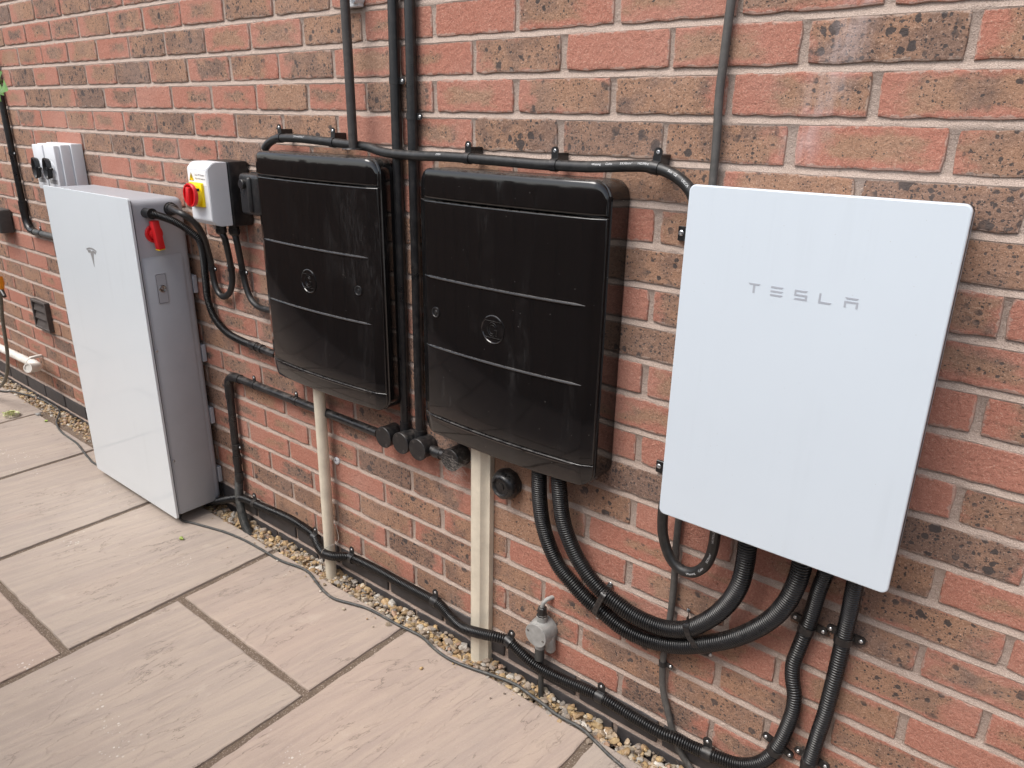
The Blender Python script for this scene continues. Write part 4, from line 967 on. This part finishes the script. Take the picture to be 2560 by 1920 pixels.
# --- battery cables
xs = SX
b0 = PX(364, 532, SX)
hbt = catmull([b0 + Vector((.0, 0, 0)), b0 + Vector((.03, .002, 0))] + [P(*q) for q in ((405, 542, .122), (430, 551, .108), (456, 565, .09), (480, 582, .072), (497, 598, .058), (505, 618, .046), (510, 652, .034), (514, 697, .024), (519, 745, .02), (531, 783, .02), (549, 812, .02), (574, 836, .02), (608, 854, .022), (630, 862, .024))], .004)
t_ = thing('battery_hose', b0, 'corrugated black hose from the battery side down to the left meter box', 'hose', HG)
mb = MB(); corr(mb, hbt, .0118, .0046); mb.build('hose', 'flex', t_, 60)
mb = MB(); tube(mb, [b0 + Vector((-.002, 0, 0)), b0 + Vector((.035, .001, 0))], .0155, 18); tube(mb, [b0 + Vector((.034, .001, 0)), b0 + Vector((.04, .001, 0))], .0165, 18); mb.build('fitting', 'black', t_, 35)
e0 = [P(626, 860, .024), P(645, 868, .026), P(672, 880, .03), P(690, 887, .03)]
mb = MB(); tube(mb, e0, .0118, 16)
for q in (P(641, 866, .0255), P(655, 872, .0275)): tube(mb, [q - Vector((.004, 0, 0)), q + Vector((.004, 0, -.001))], .0142, 16)
mb.build('end_fitting', 'black', t_, 35)
c1 = catmull([Vector((P(553, 575, .05).x, -.05, iZ0 - .03))] + [P(*q) for q in ((562, 597, .048), (572, 639, .036), (579, 678, .022), (580, 709, .02), (574, 731, .02), (560, 742, .02), (547, 732, .02), (537, 709, .02), (532, 685, .02), (527, 655, .022), (520, 628, .03), (511, 597, .045), (496, 568, .066), (477, 548, .085), (450, 532, .105))] + [PX(431, 523, SX + .045), PX(425, 522, SX)], .005)
single_tube('battery_cable', c1, .0095, 'cable', 'black cable looping from the red switch box to the battery cabinet side', 'cable')
g0 = PX(425, 522, SX)
tg = thing('cable_gland', g0, 'black cable gland on the battery cabinet side', 'cable gland'); mb = MB(); lathe(mb, g0 - XA * .001, XA, [(0, .019), (.014, .019), (.015, .0165), (.027, .016), (.033, .0105)], 10); mb.build('gland_nut', 'black', tg, 25)
mb = MB(); lathe(mb, g0, XA, [(0, .021), (.003, .021)], 20); mb.build('washer', 'black', tg, 25)
c2 = catmull([Vector((P(586, 580, .035).x, -.035, iZ0 - .03))] + [P(*q) for q in ((593, 609, .034), (603, 659, .024), (610, 694, .02), (617, 722, .02), (628, 748, .02), (645, 766, .022), (664, 773, .026), (690, 778, .03))], .005)
single_tube('supply_cable', c2, .0095, 'cable', 'black cable curving from the red switch box behind the left meter box', 'cable')
clip(c1, 532, 668, .0095, 'black clip, left one of three under the red switch', 1, .013, up=(1, 0, 0), l=.011, block=False)
clip(c1, 577, 672, .0095, 'black clip, middle one of three under the red switch', 1, .013, up=(-1, 0, 0), l=.011, block=False)
clip(c2, 606, 679, .0095, 'black clip, right one of three under the red switch', 1, .013, up=(1, 0, 0), l=.011, block=False)

# --- elbowed conduit from the round boxes to the gravel
dC = .02
h_a, h_b = P(601, 949, dC), P(934, 1077, dC); zz = (h_a.z + h_b.z) / 2
v_t, v_b = P(579, 1000, dC), P(599, 1205, dC); xv = (v_t.x + v_b.x) / 2
t_ = thing('elbow_conduit', (xv, -dC, .2), 'black rigid conduit with an elbow, left of the round cream pipe', 'pipe')
mb = MB(); tube(mb, [Vector((xv + .055, -dC, zz)), Vector((P(945, 1080, dC).x, -dC, zz))], .0128, 18); mb.build('pipe', 'black', t_, 40)
mb = MB(); tube(mb, [Vector((xv, -dC, zz - .06)), Vector((v_b.x, -dC, v_b.z))], .0128, 18); mb.build('pipe', 'black', t_, 40)
arc = [Vector((xv + .045 - .045 * math.cos(RAD(a_)), -dC, zz - .045 + .045 * math.sin(RAD(a_)))) for a_ in range(0, 91, 10)]
mb = MB(); tube(mb, [Vector((xv, -dC, zz - .085))] + arc + [Vector((xv + .075, -dC, zz))], .0152, 18); mb.build('elbow', 'black', t_, 40)
mb = MB()
for px, py in ((594, 1150), (597, 1190)):
    q = P(px, py, dC); tube(mb, [Vector((xv + (v_b.x - xv) * .6, -dC, q.z - .016)), Vector((xv + (v_b.x - xv) * .6, -dC, q.z + .016))], .0148, 18)
mb.build('coupling', 'black', t_, 40)
tl = catmull([Vector((v_b.x, -dC, v_b.z + .02)), P(598, 1237, .024), P(603, 1276, .034), P(610, 1304, .046), P(620, 1330, .055), P(626, 1345, .058)], .004)
mb = MB(); corr(mb, tl, .0150, .0044); mb.build('corrugated_tail', 'flexgrey', t_, 60)
hp = [Vector((xv + .055 + .02 * i, -dC, zz)) for i in range(20)]; vp = [Vector((xv, -dC, zz - .06 - .02 * i)) for i in range(14)]
clip(hp, 636, 962, .0128, 'black clip on the horizontal conduit beside its elbow', 1, .015, up=(0, 0, 1), l=.012, block=False, group='clips on the elbow conduit')
clip(hp, 741, 1007, .0128, 'black clip on the horizontal conduit just left of the round cream pipe', 1, .015, up=(0, 0, 1), l=.012, block=False, group='clips on the elbow conduit')
clip(vp, 597, 1120, .0128, 'black clip on the upright leg of the elbow conduit', 1, .015, up=(1, 0, 0), l=.011, block=False, group='clips on the elbow conduit')
# round conduit boxes
for i, (px, py, lb) in enumerate(((957, 1094, 'round black conduit box, leftmost of the four, at the end of the horizontal pipe'), (1000, 1109, 'round black conduit box, second of four, under the left upright conduit'), (1042, 1125, 'round black conduit box, third of four, under the right upright conduit'), (1124, 1151, 'round black conduit box, rightmost of four, dusted with cobweb'))):
    c = P(px, py, .05); o = thing('round_conduit_box', (c.x, -.001, c.z), lb, 'junction box', 'round black conduit boxes'); c = Vector((c.x, -.001, c.z))
    mb = MB(); lathe(mb, c, YA, [(0, .0275), (.042, .0285)], 32); mb.build('body', 'black', o, 35)
    mb = MB(); lathe(mb, c, YA, [(.0425, .0295), (.0475, .0295), (.0488, .0285), (.0488, 0)], 36); ld = mb.build('lid', 'black', o, 35)
    for s_ in (-1, 1):
        mb = MB(); lathe(mb, c + Vector((s_ * .012, -.0486, s_ * -.019)), YA, [(0, .0035), (.0006, .0034), (.0006, .0018), (-.0005, .0016)], 12); mb.build('lid_screw', 'brownvent', ld, 30)
    if i == 2:
        q = P(1124, 1151, .03); mb = MB(); tube(mb, [Vector((c.x + .02, -.022, c.z - .001)), Vector((q.x - .02, -.022, q.z + .004))], .0128, 18)
        m_ = Vector(((c.x + q.x) / 2, -.022, (c.z + q.z) / 2)); tube(mb, [m_ - XA * .012, m_ + XA * .012], .0146, 18); mb.build('coupling_pipe', 'black', o, 40)

# --- left black conduit with bend
lp_ = [P(*q) for q in ((3, 229, .016), (17, 310, .016), (32, 382, .016), (43, 455, .016), (56, 524, .016))]
xl = sum(q.x for q in lp_) / 5; ze = P(100, 583, .016).z
t_ = thing('bent_conduit', (xl, -.016, 1.0), 'black conduit pipe with a bend, left of the white battery cabinet', 'pipe')
mb = MB(); tube(mb, [Vector((xl, -.016, ze + .07)), Vector((xl, -.016, 2.6))], .0125, 18); mb.build('pipe', 'black', t_, 40)
mb = MB(); tube(mb, [Vector((xl + .06, -.016, ze)), Vector((-2.3, -.016, ze))], .0125, 18); mb.build('pipe', 'flexgrey', t_, 40)
arc = [Vector((xl + .055 - .055 * math.cos(RAD(a_)), -.016, ze + .055 - .055 * math.sin(RAD(a_)))) for a_ in range(0, 91, 10)]
mb = MB(); tube(mb, [Vector((xl, -.016, ze + .085))] + arc + [Vector((xl + .075, -.016, ze))], .015, 18); mb.build('elbow', 'black', t_, 40)
mb = MB(); tube(mb, [Vector((xl, -.016, ze + .075)), Vector((xl, -.016, ze + .125))], .0165, 18); mb.build('coupling', 'black', t_, 40)
vp = [Vector((xl, -.016, ze + .1 + .02 * i)) for i in range(40)]; hp = [Vector((xl + .06 + .02 * i, -.016, ze)) for i in range(20)]
clip(vp, 29, 388, .0125, 'black clip on the far left upright conduit', 1, .016, up=(1, 0, 0), l=.012, block=False)
clip(hp, 101, 583, .0125, 'black clip on the short level pipe left of the battery cabinet', 1, .016, up=(0, 0, 1), l=.012, block=False)

# ================================================================== CREAM PIPES
a, b_ = P(797, 1000, .03), P(829, 1440, .03)
t0 = Vector((P(797, 985, .03).x, -.03, .66)); 
cb = [Vector((P(828, 1435, .03).x, -.03, -.04)), Vector((P(815, 1230, .03).x, -.03, P(815, 1230, .03).z)), Vector((P(800, 1010, .036).x, -.036, .665))]
o = single_tube('round_cream_pipe', resample(cb, .02), .0168, 'cream', 'slim round cream pipe rising from the gravel into the left meter box', 'pipe', None, 24)
xq0, xq1 = P(1169, 1350, .0).x, P(1228, 1350, .0).x
cx_ = P(1198, 1380, .022).x; mb = MB(); hw = .0285
prof = [(-hw, 0), (-hw, .014), (-hw + .004, .026), (-hw + .012, .033), (.002, .034), (hw - .018, .031), (hw - .012, .022), (hw - .006, .018), (hw, .016), (hw, 0)]
n = len(prof); zs = [-.05, .1, .25, .4, .55, .66]
vs = [(cx_ + x + .004 * (z - .3), -.0005 - d_, z) for z in zs for x, d_ in prof]
mb.add(vs, [(j * n + i, j * n + (i + 1) % n, (j + 1) * n + (i + 1) % n, (j + 1) * n + i) for j in range(len(zs) - 1) for i in range(n)] + [tuple(range(n)), tuple((len(zs) - 1) * n + i for i in range(n))])
o = mb.build('cream_cable_duct', 'cream', None, 28, (cx_, -.01, 0)); tag(o, 'wide cream channel duct rising from the gravel to the right meter box', 'duct')

# ================================================================== WALL FITTINGS
c = P(1262, 1212, .02); kb = thing('round_wall_cap', (c.x, -.001, c.z), 'rounded black rubber cap on the bricks below the right meter box', 'wall cap')
c = Vector((c.x, -.001, c.z))
mb = MB(); lathe(mb, c, YA, [(0, .0375), (.012, .039), (.024, .037), (.034, .031), (.038, .026), (.0385, .0225), (.036, .021), (.033, .0195), (.033, .009), (.035, .0085), (.035, .0)], 10); mb.build('cap', 'black', kb, 50)
mb = MB(); lathe(mb, c + Vector((.03, -.018, -.002)), (.8, -.6, 0), [(0, .012), (.004, .011), (.005, .0085), (.002, .007), (.002, 0)], 14); mb.build('side_boss', 'black', kb, 40)

c = P(1337, 1591, .05); gb = thing('grey_junction_box', (c.x, -.001, c.z), 'small weathered grey round junction box with cable gland above the gravel', 'junction box')
c = Vector((c.x, -.001, c.z))
mb = MB(); lathe(mb, c, YA, [(0, .033), (.022, .0335), (.036, .031), (.042, .0305)], 28)
tube(mb, [c + Vector((0, -.02, .02)), c + Vector((0, -.022, .046))], .0135, 18); tube(mb, [c + Vector((-.002, -.02, -.02)), c + Vector((-.003, -.022, -.05))], .0135, 18)
tube(mb, [c + Vector((.021, -.016, -.005)), c + Vector((.025, -.016, -.046)), c + Vector((.025, -.016, -.052))], [.0135, .013, .008], 16); mb.build('body', 'greybox', gb, 40)
mb = MB(); lathe(mb, c, YA, [(.0423, .031), (.046, .031), (.047, .03), (.047, 0)], 32); ld = mb.build('lid', 'greybox', gb, 35)
for s_ in (-1, 1):
    mb = MB(); lathe(mb, c + Vector((s_ * .0225, -.0468, s_ * -.006)), YA, [(0, .0035), (.0006, .0032), (.0006, .0015), (-.0006, .0013)], 12); mb.build('lid_screw', 'brownvent', ld, 30)
mb = MB(); lathe(mb, c + Vector((0, -.022, .046)), ZA, [(0, .0135), (.003, .0135), (.004, .0115), (.022, .011), (.024, .009)], 8); mb.build('gland_nut', 'black', gb, 20)
mb = MB(); tube(mb, [c + Vector((-.003, -.022, -.048)), c + Vector((-.003, -.022, -.085))], .0125, 16); tube(mb, [c + Vector((0, -.02, -.08)), c + Vector((.004, -.02, -.2))], .007, 12); mb.build('cable_sleeve', 'flexgrey', gb, 40)
mb = MB(); tube(mb, catmull([c + Vector((0, -.022, .07)), c + Vector((.002, -.021, .081)), c + Vector((.008, -.012, .09)), c + Vector((.015, .002, .092))], .003), .0052, 12); mb.build('cable_entry', 'greybox', gb, 40)

# louvred vent
va, vb = P(69, 745, .035), P(110, 832, .035)
vx0, vx1, vz0, vz1 = P(69, 746, .03).x, P(97, 752, .03).x + .03, P(84, 818, .03).z, P(69, 746, .03).z
vx1 = vx0 + max(.14, vx1 - vx0)
vt = thing('louvre_vent', ((vx0 + vx1) / 2, -.015, (vz0 + vz1) / 2), 'small dark brown louvred vent on the wall left of the battery', 'vent')
mb = MB()
for lo_, hi_ in (((vx0, -.022, vz1 - .012), (vx1, -.001, vz1)), ((vx0, -.022, vz0), (vx1, -.001, vz0 + .012)), ((vx0, -.0218, vz0 + .0122), (vx0 + .012, -.001, vz1 - .0122)), ((vx1 - .012, -.0218, vz0 + .0122), (vx1, -.001, vz1 - .0122))): box(mb, lo_, hi_, .0015, 1)
mb.build('frame', 'brownvent', vt, 30)
nl = 3; hz_ = (vz1 - vz0 - .026) / nl
for i in range(nl):
    z = vz0 + .013 + hz_ * i; mb = MB(); y0, y1 = -.019, -.007
    mb.add([(vx0 + .013, y0, z), (vx1 - .013, y0, z), (vx1 - .013, y1, z + hz_ * 1.05), (vx0 + .013, y1, z + hz_ * 1.05), (vx0 + .013, y0 + .003, z - .001), (vx1 - .013, y0 + .003, z - .001), (vx1 - .013, y1 + .003, z + hz_ * 1.04), (vx0 + .013, y1 + .003, z + hz_ * 1.04)],
           [(0, 1, 2, 3), (4, 5, 6, 7), (0, 1, 5, 4), (3, 2, 6, 7), (0, 3, 7, 4), (1, 2, 6, 5)]); mb.build('slat', 'brownvent', vt, 0)
mb = MB(); box(mb, (vx0 + .011, -.006, vz0 + .011), (vx1 - .011, -.002, vz1 - .011)); mb.build('back_panel', 'pwdark', vt, 0)

# white waste pipe
dW = .055; zw = P(60, 897, dW).z
w1 = P(86, 906, dW).x
wp = thing('waste_pipe', (w1, -dW, zw), 'white plastic waste pipe with open elbow low on the wall at far left', 'pipe')
mb = MB(); tube(mb, [Vector((-5.2, -dW, P(0, 884, dW).z + .01)), Vector((w1, -dW, zw))], .0185, 20); mb.build('pipe', 'offwhite', wp, 40)
el = [Vector((w1 - .02, -dW, zw)), Vector((w1 + .03, -dW - .004, zw)), Vector((w1 + .06, -dW - .014, zw + .004)), Vector((w1 + .085, -dW - .035, zw + .012)), Vector((w1 + .1, -dW - .06, zw + .02))]
mb = MB(); tube(mb, catmull(el, .006), .0212, 20); mb.build('elbow', 'offwhite', wp, 40)
mb = MB(); e_ = el[-1]; ax_ = (el[-1] - el[-2]).normalized(); lathe(mb, e_, ax_, [(0, .0222), (.004, .0222), (.004, .0165), (-.01, .016), (-.01, 0)], 20); mb.build('open_end', 'offwhite', wp, 30)
mb = MB(); tube(mb, [Vector((w1 - .06, -dW, zw)), Vector((w1 - .045, -dW, zw))], .0205, 20); box(mb, (w1 - .06, -dW, zw + .014), (w1 - .045, -.001, zw + .026), .002, 1); mb.build('bracket', 'offwhite', wp, 40)

# hose with orange fitting at the left edge
hd = .17
hs = catmull([P(-22, 640, hd), P(-8, 690, hd), P(2, 745, hd), P(6, 796, hd), P(14, 850, hd), P(19, 890, hd), P(18, 929, hd), P(10, 955, hd), P(-6, 970, hd), P(-40, 985, hd)], .008)
th_ = thing('garden_hose', hs[0], 'olive grey garden hose with an orange fitting at the left edge', 'garden hose')
mb = MB(); tube(mb, hs[4:], .0075, 14); mb.build('hose', 'hose', th_, 40)
c = P(2, 722, hd); mb = MB(); lathe(mb, c + Vector((-.012, 0, .05)), (.2, 0, -1), [(0, .02), (.03, .021), (.05, .014), (.07, .012)], 14); mb.build('fitting', 'orange', th_, 35)
mb = MB(); tube(mb, [c + Vector((.0, 0, -.005)), c + Vector((.035, -.002, -.028))], [.011, .008], 12); mb.build('trigger', 'black', th_, 35)
# dark box cut by the left edge
c = P(2, 556, .05); mb = MB(); box(mb, (c.x - .16, -.06, c.z - .05), (c.x + .006, -.002, c.z + .055), .008, 3); o = mb.build('dark_wall_box', 'flexgrey', None, 30, c); tag(o, 'dark grey box on the wall, cut off by the left edge', 'electrical box')

# small wall items
c = P(842, 1152, .002); mb = MB(); lathe(mb, Vector((c.x, 0.0, c.z)), YA, [(0, .012), (.004, .0115), (.006, .009), (.006, .0045), (.001, .004)], 14); o = mb.build('wall_plug', 'white', None, 30, c); tag(o, 'white plastic plug in a mortar joint right of the round cream pipe', 'wall plug')
c = P(886, 12, .02); tc = thing('white_pipe_clip', (c.x, -.01, c.z), 'white plastic clip at the top edge behind the brown pipe', 'pipe clip')
mb = MB(); box(mb, (c.x - .05, -.02, c.z - .004), (c.x + .012, -.002, c.z + .05), .003, 2); mb.build('base', 'white', tc, 30)
mb = MB(); tube(mb, [Vector((c.x + .006, -.03, c.z + .012)), Vector((c.x + .006, -.004, c.z + .012))], .011, 16); mb.build('nub', 'white', tc, 30)
for px, py, lb in ((1704, 582, 'zinc screw and black tab beside the upper left edge of the gateway'), (1648, 1164, 'zinc screw and black tab beside the lower left edge of the gateway')):
    c = P(px, py, .004); o = thing('wall_screw', (c.x, -.001, c.z), lb, 'screw', 'loose screws by the gateway')
    mb = MB(); box(mb, (c.x - .006, -.007, c.z - .014), (c.x + .02, -.001, c.z + .012), .001, 1); mb.build('tab', 'black', o, 0)
    mb = MB(); screw(mb, (c.x + .001, -.007, c.z), YA, .0052); mb.build('screw_head', 'screw', o, 30)

# ================================================================== GROUND CABLE AND LITTER
gr = [(0, 977), (29, 978), (58, 985), (87, 993), (116, 1004), (139, 1016), (149, 1026), (147, 1037), (142, 1051), (143, 1064), (154, 1080), (174, 1095), (193, 1109), (208, 1128), (222, 1145), (243, 1162), None, (451, 1298), (489, 1309), (528, 1320), (565, 1331), (610, 1350), (656, 1375), (701, 1401), (746, 1417), (771, 1430), (788, 1451), (809, 1477), (836, 1497), (882, 1510), (925, 1524), (999, 1564), (1053, 1591), (1089, 1624), (1126, 1649), (1180, 1671), (1234, 1689), (1288, 1711), (1324, 1736), (1364, 1765), (1397, 1790), (1451, 1819), (1487, 1852), (1523, 1888), (1560, 1920), (1600, 1962), (1640, 2010)]
gq = []
for q in gr: gq += [Vector((-2.35, -.13, .0052)), Vector((-2.15, -.1, .0052)), Vector((-1.98, -.13, .0052))] if q is None else [PZ(q[0], q[1], .0052)]
gp = catmull([PZ(-120, 955, .006)] + gq, .01)
gp = [Vector((q.x, min(q.y, -.012), q.z)) for q in gp]
single_tube('ground_cable', gp, .0041, 'flexgrey', 'thin dark flex lying along the paving beside the gravel', 'cable', None, 10)
rl = random.Random(9)
def leaf(mb, c, d, up, l, w):
    d = d.normalized(); s_ = d.cross(up).normalized(); u = s_.cross(d); n = 5; vs = []
    for i in range(n + 1):
        f = i / n; ww = w * math.sin(math.pi * (f * .92 + .06)) ** .8
        for k in (-1, 0, 1): vs.append(c + d * l * f + s_ * ww * k + u * (.12 * l * math.sin(f * 3) - (0 if k == 0 else -.15 * ww)))
    mb.add(vs, [(i * 3 + k, i * 3 + k + 1, i * 3 + k + 4, i * 3 + k + 3) for i in range(n) for k in (0, 1)])
lt = thing('leafy_twig', PZ(-140, 1120, 0), 'green leafy twig poking in at the left edge', 'plant')
q0, q1 = P(-60, 222, .45), P(8, 205, .45)
g_ = PZ(-140, 1120, -.01); mb = MB(); tube(mb, catmull([g_, g_.lerp(q0, .5) + Vector((-.02, 0, 0)), g_.lerp(q0, .93) + Vector((-.01, 0, 0)), q0, q0.lerp(q1, .5) + Vector((0, 0, .004)), q1], .01), .0018, 8); mb.build('stem', 'twig', lt, 40)
for px, py, dx, dz, l in ((4, 202, .25, 1, .05), (10, 210, 1, -.3, .058), (6, 204, .9, .5, .045), (2, 210, .8, -.8, .04), (-4, 198, -.2, 1, .055), (0, 216, .3, -1, .04), (-8, 206, -.8, .3, .05)):
    mb = MB(); leaf(mb, P(px, py, .45), Vector((dx, -.2, dz)), Vector((0, -1, .3)), l, l * .3); mb.build('leaf', 'leaf', lt, 60)
c = PZ(28, 1034, .012); bl = thing('fallen_blossom', (c.x, c.y, 0), 'pale green and white blossom head lying on the paving at left', 'flower')
mb = MB()
for i in range(110):
    a_ = rl.uniform(0, 6.28); e_ = rl.uniform(-.1, 1.4); dv = Vector((math.cos(a_) * math.cos(e_), math.sin(a_) * math.cos(e_), math.sin(e_) * .7))
    leaf(mb, Vector((c.x, c.y, .004)) + Vector((dv.x * .026, dv.y * .026, dv.z * .018)), dv + Vector((rl.uniform(-.5, .5), rl.uniform(-.5, .5), .4)), ZA, .011, .0045)
mb.build('petals', 'petal', bl, 60)
mb = MB(); tube(mb, [Vector((c.x - .02, c.y, .004)), Vector((c.x - .07, c.y - .015, .003))], .002, 6); mb.build('stalk', 'bud', bl, 40)
c = PZ(453, 1346, .006); mb = MB(); lathe(mb, c + Vector((-.007, 0, 0)), (1, .1, .05), [(0, .001), (.002, .005), (.006, .0066), (.01, .005), (.013, .002), (.019, .0014)], 12); o = mb.build('green_bud', 'bud', None, 50, c); tag(o, 'tiny green bud on the slab in front of the battery', 'bud')
c = PZ(96, 1036, .004); V, F = STONE[2]; mb = MB(); mb.add([c + v * .012 for v in V], F); o = mb.build('pebble', 'white', None, 40, c); o.data.materials.clear(); o.data.materials.append(MT['greybox']); tag(o, 'lone grey pebble on the slab near the left edge', 'pebble')
c = PZ(110, 1052, .003); mb = MB(); leaf(mb, c, Vector((1, .3, .05)), ZA, .022, .008); o = mb.build('small_leaf', 'bud', None, 60, c); tag(o, 'small green leaf on the slab beside the lone pebble', 'leaf')
# dry twigs in the gravel
vs = MB()
for i in range(170):
    x = rl.uniform(-3.2, .2); y = rl.uniform(-.07, -.008); a_ = rl.uniform(0, 6.28); l = rl.uniform(.012, .05)
    p_ = Vector((x, y, -.004 + rl.uniform(-.004, .008))); d_ = Vector((math.cos(a_), math.sin(a_) * .5, rl.uniform(-.1, .35)))
    tube(vs, [p_, p_ + d_ * l * .5 + Vector((0, 0, .003)), p_ + d_ * l], .0006, 4, False)
o = vs.build('dry_debris', 'twig', None, 0, (-1, -.04, 0)); tag(o, 'dry stalks and twigs scattered over the gravel', 'debris', kind='stuff')
# cobweb by the rightmost round box
vs = MB(); c = P(1138, 1155, .03)
for i in range(210):
    a = c + Vector((rl.gauss(0, .018), -rl.uniform(0, .035), rl.gauss(-.004, .02))); b_ = a + Vector((rl.gauss(.01, .016), rl.gauss(0, .008), rl.gauss(-.004, .016)))
    m_ = (a + b_) / 2 + Vector((rl.gauss(0, .003), rl.gauss(0, .003), -.003)); tube(vs, [a, m_, b_], .00013, 3, False)
o = vs.build('cobweb', 'web', None, 0, c); tag(o, 'tangled pale cobweb between the round box and the wide cream duct', 'cobweb', kind='stuff')
q = catmull([P(836, 1300, .03), P(846, 1340, .03), P(842, 1356, .05), P(822, 1366, .058), P(806, 1376, .068), P(804, 1384, .07)], .004)
single_tube('loose_string', q, .0007, 'web', 'thin pale string draped on the base hose at the round cream pipe', 'string', None, 6)
